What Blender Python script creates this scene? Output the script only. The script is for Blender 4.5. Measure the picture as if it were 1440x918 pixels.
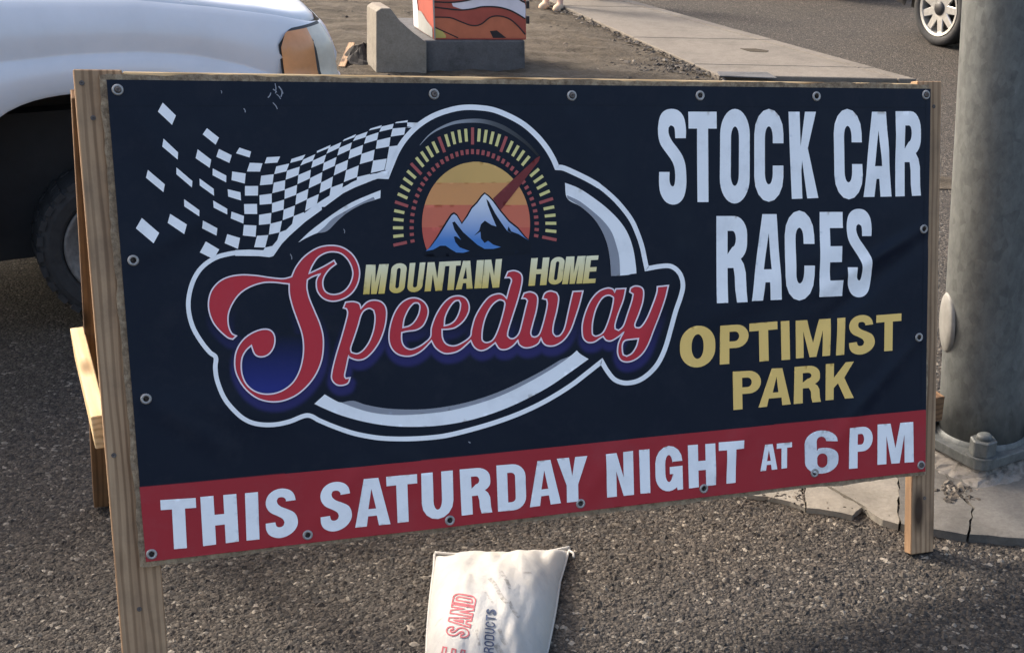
import bpy, bmesh, math, random
import numpy as np
from mathutils import Vector, Matrix, noise as mnoise
from mathutils.geometry import delaunay_2d_cdt
R = math.radians
random.seed(7); rng = np.random.default_rng(7)
for o in list(bpy.data.objects): bpy.data.objects.remove(o)
sc = bpy.context.scene
col = sc.collection

# ------------------------------------------------------------------ camera
F, CX, CY, PITCH, ROLL, CAMH = 1988.72, 906.11, 594.27, 0.434786, -0.028498, 2.34208   # pixels of the 1440x918 photograph
_f = np.array([0, math.cos(PITCH), -math.sin(PITCH)]); _r = np.array([1., 0, 0]); _d = np.cross(_f, _r)
RM = np.array([math.cos(ROLL)*_r + math.sin(ROLL)*_d, -math.sin(ROLL)*_r + math.cos(ROLL)*_d, _f])
CAM = np.array([0, 0, CAMH])
cd = bpy.data.cameras.new('camera'); co = bpy.data.objects.new('camera', cd); col.objects.link(co)
cd.sensor_width = 36; cd.lens = F/1440*36
cd.shift_x = (720-CX)/1440; cd.shift_y = (CY-459)/1440
cd.clip_start = .05; cd.clip_end = 900
m = Matrix.Identity(4)
for i in range(3):
    m[i][0] = RM[0][i]; m[i][1] = -RM[1][i]; m[i][2] = -RM[2][i]; m[i][3] = CAM[i]
co.matrix_world = m
sc.camera = co

# ------------------------------------------------------------------ world, sun, exposure
SUN_B, SUN_E = 299, 36            # compass bearing (from +Y clockwise) and elevation of the sun, degrees
w = bpy.data.worlds.new('World'); sc.world = w; w.use_nodes = True
nt = w.node_tree; nt.nodes.clear()
sky = nt.nodes.new('ShaderNodeTexSky'); sky.sky_type = 'NISHITA'; sky.sun_disc = False
sky.sun_elevation = R(SUN_E); sky.sun_rotation = R(SUN_B); sky.dust_density = 6.0; sky.air_density = 1.0; sky.ozone_density = .3
bg = nt.nodes.new('ShaderNodeBackground'); bg.inputs[1].default_value = .15
wo = nt.nodes.new('ShaderNodeOutputWorld')
nt.links.new(sky.outputs[0], bg.inputs[0]); nt.links.new(bg.outputs[0], wo.inputs[0])
sl = bpy.data.lights.new('sun', 'SUN'); sl.energy = 1.5; sl.angle = R(10); sl.color = (1, .93, .82)
so = bpy.data.objects.new('sun', sl); col.objects.link(so); so.location = (-6, 2, 8)
sdir = Vector((math.sin(R(SUN_B))*math.cos(R(SUN_E)), math.cos(R(SUN_B))*math.cos(R(SUN_E)), math.sin(R(SUN_E))))
so.rotation_euler = sdir.to_track_quat('Z', 'Y').to_euler()
sc.view_settings.view_transform = 'Standard'; sc.view_settings.look = 'None'
sc.view_settings.gamma = 1; sc.view_settings.use_curve_mapping = False
sc.view_settings.exposure = 1.5

# ------------------------------------------------------------------ helpers
def ray(u, v): return RM.T @ np.array([(u-CX)/F, (v-CY)/F, 1.])
def gnd(u, v, z=0.):
    d = ray(u, v); return CAM + d*((z-CAMH)/d[2])
def onplane(u, v, P, n):
    d = ray(u, v); return CAM + d*(np.dot(np.asarray(P)-CAM, n)/np.dot(d, n))
def lin(r, g, b):
    f = lambda c: (c/255/12.92) if c <= 10 else ((c/255+.055)/1.055)**2.4
    return (f(r), f(g), f(b))

def tag(o, label=None, cat=None, group=None, kind=None):
    if label: o['label'] = label
    if cat: o['category'] = cat
    if group: o['group'] = group
    if kind: o['kind'] = kind
    return o
def empty(name, loc):
    o = bpy.data.objects.new(name, None); o.location = [float(c) for c in loc]; o.empty_display_size = .1; col.objects.link(o); return o
def wloc(o):
    l = np.zeros(3)
    while o is not None: l = l + np.array(o.location); o = o.parent
    return l
def mk(name, verts, faces, mat, parent=None, smooth=False, attr=None, cols=None, fmat=None, loc=None):
    """one mesh object; verts are world coordinates"""
    V = np.asarray(verts, float)
    base = wloc(parent) if parent is not None else np.zeros(3)
    if loc is None: loc = base if parent is not None else V.mean(0)*np.array([1, 1, 0]) + np.array([0, 0, V[:, 2].min()])
    loc = np.asarray(loc, float)
    me = bpy.data.meshes.new(name); me.from_pydata((V-loc).tolist(), [], [list(map(int, f)) for f in faces]); me.update()
    for mm in (mat if isinstance(mat, (list, tuple)) else [mat]): me.materials.append(mm)
    if fmat is not None: me.polygons.foreach_set('material_index', np.asarray(fmat, dtype=np.int32))
    if smooth: me.polygons.foreach_set('use_smooth', [True]*len(me.polygons))
    if attr is not None:
        a = me.attributes.new('gc', 'FLOAT_VECTOR', 'POINT'); a.data.foreach_set('vector', np.asarray(attr, float).ravel())
    if cols is not None:
        a = me.attributes.new('col', 'FLOAT_COLOR', 'POINT'); c = np.asarray(cols, float)
        if c.shape[1] == 3: c = np.hstack([c, np.ones((len(c), 1))])
        a.data.foreach_set('color', c.ravel())
    o = bpy.data.objects.new(name, me); col.objects.link(o)
    o.location = loc-base
    if parent is not None: o.parent = parent
    return o
def join(*ms):
    V, Fc = [], []
    for v, f in ms:
        k = len(V); V += [tuple(p) for p in v]; Fc += [[i+k for i in q] for q in f]
    return V, Fc
def bevel_mesh(V, Fc, r, seg=1):
    bm = bmesh.new(); vs = [bm.verts.new(v) for v in V]
    for f in Fc: bm.faces.new([vs[i] for i in f])
    bmesh.ops.recalc_face_normals(bm, faces=bm.faces)
    bmesh.ops.bevel(bm, geom=list(bm.edges), offset=r, segments=seg, affect='EDGES', profile=.6)
    bm.verts.index_update()
    V2 = [tuple(v.co) for v in bm.verts]; F2 = [[v.index for v in f.verts] for f in bm.faces]; bm.free()
    return V2, F2
BF = [(0, 3, 2, 1), (4, 5, 6, 7), (0, 1, 5, 4), (1, 2, 6, 5), (2, 3, 7, 6), (3, 0, 4, 7)]
def obox(c, ax, ay, az, hx, hy, hz, bev=0., seg=1):
    c, ax, ay, az = map(np.asarray, (c, ax, ay, az))
    V = [c+ax*hx*x+ay*hy*y+az*hz*z for z in (-1, 1) for x, y in ((-1, -1), (1, -1), (1, 1), (-1, 1))]
    return bevel_mesh(V, BF, bev, seg) if bev else (V, BF)
EX, EY, EZ = np.eye(3)
def lathe(prof, c, axis, n=32, ref=None):
    """prof: list of (radius, height along axis)"""
    axis = np.asarray(axis, float); axis = axis/np.linalg.norm(axis)
    t = np.array([0, 0, 1.]) if abs(axis[2]) < .9 else np.array([1., 0, 0])
    a = np.cross(t, axis); a /= np.linalg.norm(a); b = np.cross(axis, a)
    V, Fc = [], []
    for r, h in prof:
        for k in range(n):
            th = 2*math.pi*k/n; V.append(np.asarray(c)+axis*h+(a*math.cos(th)+b*math.sin(th))*r)
    for i in range(len(prof)-1):
        for k in range(n): Fc.append((i*n+k, i*n+(k+1) % n, (i+1)*n+(k+1) % n, (i+1)*n+k))
    if prof[0][0] > 1e-5: Fc.append(tuple(range(n))[::-1])
    if prof[-1][0] > 1e-5: Fc.append(tuple((len(prof)-1)*n+k for k in range(n)))
    return V, Fc
def prism(poly, z0, z1, bev=0.):
    n = len(poly); V = [(p[0], p[1], z0) for p in poly]+[(p[0], p[1], z1) for p in poly]
    Fc = [tuple(range(n))[::-1], tuple(range(n, 2*n))]+[(i, (i+1) % n, n+(i+1) % n, n+i) for i in range(n)]
    return V, Fc

# ------------------------------------------------------------------ materials
def newmat(name):
    mt = bpy.data.materials.new(name); mt.use_nodes = True; nt = mt.node_tree
    return mt, nt, nt.nodes['Principled BSDF']
def N(nt, t, **kw):
    n = nt.nodes.new(t)
    for k, v in kw.items():
        if k in n.inputs: n.inputs[k].default_value = v
        else: setattr(n, k, v)
    return n
def L(nt, a, b): nt.links.new(a, b)
def ramp(nt, fac, stops):
    r = N(nt, 'ShaderNodeValToRGB'); cr = r.color_ramp
    while len(cr.elements) < len(stops): cr.elements.new(.5)
    for e, (p, c) in zip(cr.elements, stops): e.position = p; e.color = (*c, 1)
    L(nt, fac, r.inputs[0]); return r.outputs[0]
def mixc(nt, fac, a, b, mode='MIX'):
    n = N(nt, 'ShaderNodeMix'); n.data_type = 'RGBA'; n.blend_type = mode
    for s, v in ((0, fac), (6, a), (7, b)):
        if hasattr(v, 'links') or hasattr(v, 'is_linked'): L(nt, v, n.inputs[s])
        else: n.inputs[s].default_value = v if s == 0 else (*v, 1)
    return n.outputs[2]
def bump(nt, h, bs, strength=.3, dist=.01):
    b = N(nt, 'ShaderNodeBump'); b.inputs['Strength'].default_value = strength; b.inputs['Distance'].default_value = dist
    L(nt, h, b.inputs['Height']); L(nt, b.outputs[0], bs.inputs['Normal']); return b
def coord(nt, scale=(1, 1, 1), kind='Object'):
    t = N(nt, 'ShaderNodeTexCoord'); mp = N(nt, 'ShaderNodeMapping'); mp.inputs['Scale'].default_value = scale
    L(nt, t.outputs[kind], mp.inputs[0]); return mp.outputs[0]
def noise(nt, vec, scale, detail=6, rough=.6):
    n = N(nt, 'ShaderNodeTexNoise', Scale=scale, Detail=detail, Roughness=rough); L(nt, vec, n.inputs['Vector']); return n.outputs['Fac']
def plain(name, c, rough=.5, metal=0., var=.25, scale=12, bstr=.1, spec=.5):
    mt, nt, bs = newmat(name); v = coord(nt); f = noise(nt, v, scale)
    d = tuple(x*(1-var) for x in c); u = tuple(min(1, x*(1+var)) for x in c)
    L(nt, ramp(nt, f, [(.3, d), (.7, u)]), bs.inputs['Base Color'])
    bs.inputs['Roughness'].default_value = rough; bs.inputs['Metallic'].default_value = metal
    bs.inputs['Specular IOR Level'].default_value = spec
    if bstr: bump(nt, noise(nt, v, scale*6), bs, bstr, .004)
    return mt
def wood(name, dark, mid, light, knots=True, end=False, grime=.35):
    """gc attribute: x along the grain, y across the face, z through"""
    mt, nt, bs = newmat(name)
    a = N(nt, 'ShaderNodeAttribute', attribute_name='gc')
    mp = N(nt, 'ShaderNodeMapping'); mp.inputs['Scale'].default_value = (1.6, 34, 34); L(nt, a.outputs['Vector'], mp.inputs[0])
    nz = N(nt, 'ShaderNodeTexNoise', Scale=1.0, Detail=7, Roughness=.62, Distortion=.6); L(nt, mp.outputs[0], nz.inputs['Vector'])
    mp2 = N(nt, 'ShaderNodeMapping'); mp2.inputs['Scale'].default_value = (.9, 9, 9); L(nt, a.outputs['Vector'], mp2.inputs[0])
    wv = N(nt, 'ShaderNodeTexWave', Scale=1.9, Distortion=5.5, Detail=4); wv.bands_direction = 'Y'; wv.inputs['Detail Scale'].default_value = .8
    L(nt, mp2.outputs[0], wv.inputs['Vector'])
    c1 = ramp(nt, nz.outputs['Fac'], [(.28, dark), (.5, mid), (.75, light)])
    c2 = ramp(nt, wv.outputs['Fac'], [(.1, tuple(x*.55 for x in mid)), (.55, light)])
    c = mixc(nt, .42, c1, c2)
    mp3 = N(nt, 'ShaderNodeMapping'); mp3.inputs['Scale'].default_value = (3.2, 11, 11); L(nt, a.outputs['Vector'], mp3.inputs[0])
    vo = N(nt, 'ShaderNodeTexVoronoi', Scale=1.0); L(nt, mp3.outputs[0], vo.inputs['Vector'])
    kn = ramp(nt, vo.outputs['Distance'], [(.13, (1, 1, 1)), (.30, (0, 0, 0))])
    if knots: c = mixc(nt, kn, c, tuple(x*.35 for x in dark))
    g = ramp(nt, noise(nt, a.outputs['Vector'], 6, 8, .7), [(.45, (0, 0, 0)), (.75, (grime, grime, grime))])
    c = mixc(nt, g, c, (.07, .055, .045))
    L(nt, c, bs.inputs['Base Color']); bs.inputs['Roughness'].default_value = .8; bs.inputs['Specular IOR Level'].default_value = .25
    bump(nt, nz.outputs['Fac'], bs, .45, .003)
    return mt

M = {}
M['wood_old'] = wood('weathered pine', (.15, .082, .044), (.31, .192, .108), (.46, .31, .185), grime=.45)
M['wood_new'] = wood('fresh pine', (.40, .24, .10), (.58, .40, .20), (.68, .52, .31), grime=.15)
M['wood_brown'] = wood('brown pine', (.085, .045, .022), (.17, .092, .044), (.25, .145, .073), grime=.4)

def mat_osb():
    mt, nt, bs = newmat('plywood edge and face'); v = coord(nt)
    n1 = noise(nt, v, 60, 8, .75); vo = N(nt, 'ShaderNodeTexVoronoi', Scale=45.); L(nt, v, vo.inputs['Vector'])
    c = ramp(nt, n1, [(.3, (.13, .09, .06)), (.5, (.32, .235, .155)), (.72, (.50, .40, .28))])
    sg = N(nt, 'ShaderNodeSeparateColor'); L(nt, vo.outputs['Color'], sg.inputs[0])
    c = mixc(nt, .5, c, ramp(nt, sg.outputs[0], [(0, (.55, .52, .5)), (1, (1.2, 1.15, 1.05))]), 'MULTIPLY')
    L(nt, c, bs.inputs['Base Color']); bs.inputs['Roughness'].default_value = .9; bs.inputs['Specular IOR Level'].default_value = .2
    bump(nt, n1, bs, .9, .006); return mt
M['ply'] = mat_osb()

def mat_print(name, base=None, dirt=.25, rough=.42):
    """printed vinyl: flat colour or the col attribute, with scuffs and dust on it"""
    mt, nt, bs = newmat(name)
    if base is None:
        a = N(nt, 'ShaderNodeAttribute', attribute_name='col'); c0 = a.outputs['Color']
    else:
        rgb = N(nt, 'ShaderNodeRGB'); rgb.outputs[0].default_value = (*base, 1); c0 = rgb.outputs[0]
    v = coord(nt)
    n1 = noise(nt, v, 9, 9, .72); n2 = noise(nt, v, 55, 8, .7); n3 = noise(nt, v, 3, 4, .5)
    d1 = ramp(nt, n1, [(.50, (0, 0, 0)), (.78, (dirt, dirt, dirt))])
    c = mixc(nt, d1, c0, (.20, .19, .19))
    sp = ramp(nt, n2, [(.66, (0, 0, 0)), (.78, (dirt*1.3, dirt*1.3, dirt*1.3))])
    c = mixc(nt, sp, c, (.13, .125, .13))
    L(nt, c, bs.inputs['Base Color'])
    L(nt, ramp(nt, n1, [(.3, (rough-.08,)*3), (.7, (rough+.18,)*3)]), bs.inputs['Roughness'])
    bs.inputs['Specular IOR Level'].default_value = .16
    # woven scrim under the vinyl
    w1 = noise(nt, coord(nt, (400, 400, 400)), 1, 2, .5)
    bump(nt, w1, bs, .12, .0012)
    return mt
M['banner'] = mat_print('banner vinyl', None, .06)
M['white'] = mat_print('white print', (.92, .92, .92), .22)
M['gold'] = mat_print('gold print', (.90, .60, .185), .10)
M['grad'] = mat_print('graded print', None, .10)
M['red_print'] = mat_print('crimson print', (.54, .038, .052), .10)
M['strip_red'] = mat_print('red strip print', (.37, .030, .038), .12)
M['pink'] = mat_print('pale pink print', (.88, .76, .80), .06)
M['grey_print'] = mat_print('silver grey print', (.30, .31, .345), .15)
M['yellow_print'] = mat_print('pale yellow print', (.74, .66, .27), .10)
M['tick_red'] = mat_print('tick red print', (.42, .10, .095), .12)
M['needle'] = mat_print('needle print', (.19, .035, .035), .1)
M['worn'] = mat_print('scuffed white print', (.80, .81, .82), .9)
M['ink'] = mat_print('navy ink', (.0045, .0080, .0165), .04)

M['steel'] = plain('zinc steel', (.34, .325, .31), .5, .6, .35, 60, .2)
M['rust'] = plain('dull screw', (.12, .10, .09), .6, .6, .4, 80, .2)
M['hole'] = plain('shadowed hole', (.015, .014, .014), .9, 0, .2, 20, 0)

def mat_ground():
    mt, nt, bs = newmat('worn aggregate asphalt'); v = coord(nt)
    vo = N(nt, 'ShaderNodeTexVoronoi', Scale=80., Randomness=1.); L(nt, v, vo.inputs['Vector'])
    vo2 = N(nt, 'ShaderNodeTexVoronoi', Scale=150., Randomness=1.); L(nt, v, vo2.inputs['Vector'])
    sep = N(nt, 'ShaderNodeSeparateColor'); L(nt, vo.outputs['Color'], sep.inputs[0])
    sep2 = N(nt, 'ShaderNodeSeparateColor'); L(nt, vo2.outputs['Color'], sep2.inputs[0])
    c = ramp(nt, sep.outputs[0], [(.0, (.045, .040, .037)), (.35, (.092, .080, .068)), (.6, (.135, .115, .094)), (.84, (.20, .175, .145)), (.95, (.33, .30, .26)), (1., (.46, .43, .38))])
    c2 = ramp(nt, sep2.outputs[1], [(.0, (.045, .040, .037)), (.5, (.11, .095, .08)), (1., (.23, .205, .175))])
    n1 = noise(nt, v, 22, 4, .5)
    c = mixc(nt, ramp(nt, n1, [(.42, (0, 0, 0)), (.58, (1, 1, 1))]), c, c2)
    gap = ramp(nt, vo.outputs['Distance'], [(.35, (1, 1, 1)), (.85, (.25, .24, .23))])
    c = mixc(nt, .85, c, gap, 'MULTIPLY')
    n2 = noise(nt, v, 1.9, 7, .68)
    c = mixc(nt, .75, c, ramp(nt, n2, [(.3, (.21, .197, .185)), (.55, (.34, .31, .278)), (.75, (.47, .415, .355))]), 'MULTIPLY')
    L(nt, c, bs.inputs['Base Color']); bs.inputs['Roughness'].default_value = .85; bs.inputs['Specular IOR Level'].default_value = .3
    inv = N(nt, 'ShaderNodeMath', operation='SUBTRACT'); inv.inputs[0].default_value = 1.; L(nt, vo.outputs['Distance'], inv.inputs[1])
    ad = N(nt, 'ShaderNodeMath', operation='MULTIPLY_ADD'); L(nt, vo2.outputs['Distance'], ad.inputs[0]); ad.inputs[1].default_value = -.45; L(nt, inv.outputs[0], ad.inputs[2])
    bump(nt, ad.outputs[0], bs, 1.0, .010)
    return mt
M['asphalt'] = mat_ground()
def mat_stone():
    mt, nt, bs = newmat('loose aggregate'); a = N(nt, 'ShaderNodeAttribute', attribute_name='col')
    v = coord(nt); n1 = noise(nt, v, 220, 4)
    L(nt, mixc(nt, .5, a.outputs['Color'], ramp(nt, n1, [(.3, (.6, .6, .6)), (.7, (1.25, 1.25, 1.25))]), 'MULTIPLY'), bs.inputs['Base Color'])
    bs.inputs['Roughness'].default_value = .85; return mt
M['stone'] = mat_stone()
def mat_dirt():
    mt, nt, bs = newmat('dry dirt'); v = coord(nt); v2 = coord(nt, (.6, 2.4, 1))
    n1 = noise(nt, v2, 2.2, 9, .68); n2 = noise(nt, v, 30, 8, .75); n3 = noise(nt, v, .8, 3, .5)
    c = ramp(nt, n1, [(.32, (.048, .039, .029)), (.5, (.086, .072, .055)), (.68, (.135, .115, .092))])
    c = mixc(nt, .6, c, ramp(nt, n2, [(.3, (.5, .48, .46)), (.65, (1.1, 1.1, 1.1))]), 'MULTIPLY')
    L(nt, c, bs.inputs['Base Color']); bs.inputs['Roughness'].default_value = .95; bs.inputs['Specular IOR Level'].default_value = .15
    bump(nt, n2, bs, .8, .03); return mt
M['dirt'] = mat_dirt()
def mat_concrete(name, c, stain=.5, sc_=3.):
    mt, nt, bs = newmat(name); v = coord(nt)
    n1 = noise(nt, v, sc_, 9, .65); n2 = noise(nt, v, 70, 6, .7); n3 = noise(nt, v, 14, 5, .6)
    cc = ramp(nt, n1, [(.3, tuple(x*(1-stain*.55) for x in c)), (.5, c), (.75, tuple(min(1, x*1.15) for x in c))])
    cc = mixc(nt, .4, cc, ramp(nt, n2, [(.35, (.55, .54, .53)), (.6, (1.05, 1.05, 1.05))]), 'MULTIPLY')
    cc = mixc(nt, .35, cc, ramp(nt, n3, [(.35, (.7, .68, .65)), (.6, (1.05, 1.05, 1.05))]), 'MULTIPLY')
    L(nt, cc, bs.inputs['Base Color']); bs.inputs['Roughness'].default_value = .9; bs.inputs['Specular IOR Level'].default_value = .25
    bump(nt, n2, bs, .35, .006); return mt
M['walk'] = mat_concrete('sidewalk concrete', (.160, .142, .121), .5, 1.6)
M['conc'] = mat_concrete('grey concrete', (.125, .117, .106), .9)
M['conc_pale'] = mat_concrete('pale concrete', (.225, .204, .172), .7)
M['conc_dark'] = mat_concrete('stained base concrete', (.10, .10, .104), .8, 5)
M['rubble'] = mat_concrete('crumbled grout', (.20, .185, .165), 1.4, 22)
def mat_galv():
    mt, nt, bs = newmat('galvanised steel'); v = coord(nt, (1, 1, .6))
    vo = N(nt, 'ShaderNodeTexVoronoi', Scale=42.); L(nt, v, vo.inputs['Vector'])
    s = N(nt, 'ShaderNodeSeparateColor'); L(nt, vo.outputs['Color'], s.inputs[0])
    n1 = noise(nt, v, 34, 8, .72); n2 = noise(nt, v, 3, 5, .6)
    c = ramp(nt, n1, [(.32, (.066, .071, .071)), (.52, (.108, .115, .112)), (.66, (.135, .143, .138)), (.76, (.30, .31, .30))])
    c = mixc(nt, .25, c, ramp(nt, s.outputs[0], [(0, (.075, .08, .082)), (1, (.20, .21, .21))]))
    c = mixc(nt, .5, c, ramp(nt, n2, [(.3, (.72, .73, .74)), (.7, (1.08, 1.08, 1.06))]), 'MULTIPLY')
    L(nt, c, bs.inputs['Base Color']); bs.inputs['Metallic'].default_value = .25; bs.inputs['Roughness'].default_value = .58
    bump(nt, n1, bs, .12, .003); return mt
M['galv'] = mat_galv()
def mat_paint(name, c, rough=.25):
    mt, nt, bs = newmat(name); v = coord(nt); n1 = noise(nt, v, 2.5, 8, .65); n2 = noise(nt, v, 40, 6, .7)
    cc = mixc(nt, ramp(nt, n1, [(.45, (0, 0, 0)), (.8, (.25, .25, .25))]), c, tuple(x*.55 for x in c))
    L(nt, cc, bs.inputs['Base Color']); L(nt, ramp(nt, n2, [(.3, (rough,)*3), (.7, (rough+.15,)*3)]), bs.inputs['Roughness'])
    bs.inputs['Coat Weight'].default_value = .35; bs.inputs['Coat Roughness'].default_value = .12; return mt
M['truck'] = mat_paint('white truck paint', (.62, .63, .66), .35)
M['car'] = mat_paint('black car paint', (.012, .012, .014), .4)
M['car2'] = mat_paint('silver car paint', (.30, .31, .32), .3)
M['rubber'] = plain('tyre rubber', (.022, .022, .023), .8, 0, .3, 30, .4)
M['under'] = plain('black underbody', (.010, .010, .011), .85, 0, .3, 8, .2)
M['trim'] = plain('black trim', (.02, .02, .022), .5, 0, .2, 20, .1)
M['rim'] = plain('alloy', (.55, .55, .54), .32, .75, .15, 30, .1)
M['rim_dark'] = plain('dusty steel wheel', (.16, .152, .145), .55, .3, .4, 30, .2)
M['amber'] = plain('amber lens', (.60, .27, .11), .22, 0, .15, 8, 0)
M['lens'] = plain('clouded lamp lens', (.56, .52, .43), .25, 0, .15, 8, 0)
M['glass'] = plain('dark glass', (.02, .025, .03), .08, 0, .1, 5, 0)
def mat_bag():
    mt, nt, bs = newmat('woven sandbag'); v = coord(nt)
    n1 = noise(nt, v, 7, 8, .65); n2 = noise(nt, coord(nt, (9, 26, 9)), 1.5, 9, .75); wv = noise(nt, v, 450, 2, .5)
    c = ramp(nt, n1, [(.3, (.31, .305, .295)), (.5, (.39, .38, .36)), (.72, (.43, .40, .35))])
    sp = ramp(nt, n2, [(.60, (0, 0, 0)), (.72, (.5, .5, .5))]); c = mixc(nt, sp, c, (.16, .155, .15))
    L(nt, c, bs.inputs['Base Color']); bs.inputs['Roughness'].default_value = .75; bs.inputs['Specular IOR Level'].default_value = .25
    ad = N(nt, 'ShaderNodeMath', operation='MULTIPLY_ADD'); L(nt, noise(nt, v, 24, 5, .6), ad.inputs[0]); ad.inputs[1].default_value = 2.5; L(nt, wv, ad.inputs[2])
    bump(nt, ad.outputs[0], bs, .4, .006); return mt
M['bag'] = mat_bag()
M['bag_red'] = plain('faded red ink', (.34, .07, .085), .8, 0, .3, 60, 0)
M['bag_blue'] = plain('dark blue ink', (.045, .06, .11), .8, 0, .4, 60, 0)
M['m_red'] = plain('mural red', (.33, .065, .045), .5, 0, .12, 8, .03)
M['m_orange'] = plain('mural orange', (.45, .13, .065), .5, 0, .12, 8, .03)
M['m_white'] = plain('mural white', (.66, .63, .68), .5, 0, .08, 8, .03)
M['m_yellow'] = plain('mural yellow', (.50, .42, .12), .5, 0, .15, 8, .03)
M['m_black'] = plain('mural black', (.012, .011, .016), .5, 0, .2, 8, .03)
M['m_grey'] = plain('mural grey', (.27, .28, .275), .5, 0, .12, 8, .03)
M['skin'] = plain('skin', (.48, .30, .22), .6, 0, .1, 20, 0)
M['shoe_tan'] = plain('tan sandal', (.50, .36, .24), .7, 0, .2, 30, .1)
M['cloth_dark'] = plain('dark cloth', (.03, .03, .04), .9, 0, .3, 20, .1)
M['cloth_blue'] = plain('denim', (.07, .09, .14), .9, 0, .3, 20, .1)
M['cloth_white'] = plain('white cotton', (.7, .7, .7), .9, 0, .1, 20, .1)
M['hair'] = plain('brown hair', (.05, .03, .02), .7, 0, .3, 40, .3)

# ------------------------------------------------------------------ curves in picture coordinates
def Z(x0, y0, s): return lambda pts: [(x0+x/s, y0+y/s) for x, y in pts]
def smooth(pts, closed=False, seg=5, ang=52):
    """Catmull-Rom through the points, keeping sharp corners"""
    P = [np.array(p, float) for p in pts]; n = len(P); corner = [False]*n
    for i in range(n):
        if not closed and i in (0, n-1): corner[i] = True; continue
        a = P[i]-P[i-1]; b = P[(i+1) % n]-P[i]
        c = np.dot(a, b)/(np.linalg.norm(a)*np.linalg.norm(b)+1e-12)
        corner[i] = math.degrees(math.acos(max(-1, min(1, c)))) > ang
    out = []; last = n if closed else n-1
    for i in range(last):
        p1, p2 = P[i], P[(i+1) % n]
        p0 = P[i-1] if not corner[i] else p1-(p2-p1)*.5
        p3 = P[(i+2) % n] if not corner[(i+1) % n] else p2+(p2-p1)*.5
        for k in range(seg):
            t = k/seg
            out.append(.5*((2*p1)+(-p0+p2)*t+(2*p0-5*p1+4*p2-p3)*t*t+(-p0+3*p1-3*p2+p3)*t**3))
    if not closed: out.append(P[-1])
    return [tuple(q) for q in out]
def ribbon(pts, wd, closed=False):
    P = np.array(pts, float); n = len(P); W = np.full(n, wd) if np.isscalar(wd) else np.asarray(wd)
    nx = np.roll(P, -1, 0); pv = np.roll(P, 1, 0)
    if not closed: nx[-1] = 2*P[-1]-P[-2]; pv[0] = 2*P[0]-P[1]
    a = P-pv; b = nx-P
    a /= np.linalg.norm(a, axis=1)[:, None]+1e-9; b /= np.linalg.norm(b, axis=1)[:, None]+1e-9
    t = a+b; t /= np.linalg.norm(t, axis=1)[:, None]+1e-9
    nn = np.stack([-t[:, 1], t[:, 0]], 1); c = np.clip((nn*np.stack([-b[:, 1], b[:, 0]], 1)).sum(1), .55, 1)
    off = nn*(W/2/c)[:, None]
    V = np.vstack([P+off, P-off]); rngn = range(n if closed else n-1)
    return V, [(i, (i+1) % n, n+(i+1) % n, n+i) for i in rngn]
def inside(pts, poly, nonzero=True):
    pts = np.asarray(pts, float); P = np.asarray(poly, float); Q = np.roll(P, -1, 0)
    wn = np.zeros(len(pts), int)
    for (x0, y0), (x1, y1) in zip(P, Q):
        cr = (x1-x0)*(pts[:, 1]-y0)-(pts[:, 0]-x0)*(y1-y0)
        wn += ((y0 <= pts[:, 1]) & (y1 > pts[:, 1]) & (cr > 0)).astype(int)
        wn -= ((y0 > pts[:, 1]) & (y1 <= pts[:, 1]) & (cr < 0)).astype(int)
    return wn != 0
def triangulate(outers, holes=(), grid=None):
    V, E = [], []
    for lp in list(outers)+list(holes):
        q = [lp[0]]
        for p in lp[1:]:
            if (p[0]-q[-1][0])**2+(p[1]-q[-1][1])**2 > 1e-10: q.append(p)
        if (q[0][0]-q[-1][0])**2+(q[0][1]-q[-1][1])**2 <= 1e-10: q.pop()
        k = len(V); V += q; E += [(k+i, k+(i+1) % len(q)) for i in range(len(q))]
    A = np.array(V)
    if grid:
        mn, mx = A.min(0), A.max(0)
        gx = np.arange(mn[0]+grid*.37, mx[0], grid); gy = np.arange(mn[1]+grid*.41, mx[1], grid)
        if len(gx) and len(gy):
            G = np.stack(np.meshgrid(gx, gy), -1).reshape(-1, 2); k = np.zeros(len(G), bool)
            for o in outers: k |= inside(G, o)
            V = V+[tuple(g) for g in G[k]]
    vo, eo, fo, *_ = delaunay_2d_cdt([Vector((float(a), float(b))) for a, b in V], E, [], 0, 1e-7)
    vo = np.array([(v.x, v.y) for v in vo]); fo = np.array([list(f) for f in fo])
    c = vo[fo].mean(1); k = np.zeros(len(fo), bool)
    for o in outers: k |= inside(c, o)
    for hl in holes: k &= ~inside(c, hl)
    return vo, fo[k]

# ================================================================== THE SETTING
def sheet(name, poly, z, mat, parent=None, kind='structure'):
    v, f = triangulate([poly]); o = mk(name, np.hstack([v, np.full((len(v), 1), z)]), f, mat, parent)
    if kind and parent is None: o['kind'] = kind
    return o
g = 160
ground = mk('ground', [(-g, -g, 0), (g, -g, 0), (g, g, 0), (-g, g, 0)], [(0, 1, 2, 3)], M['asphalt'], loc=(0, 0, 0)); tag(ground, kind='structure')

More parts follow.
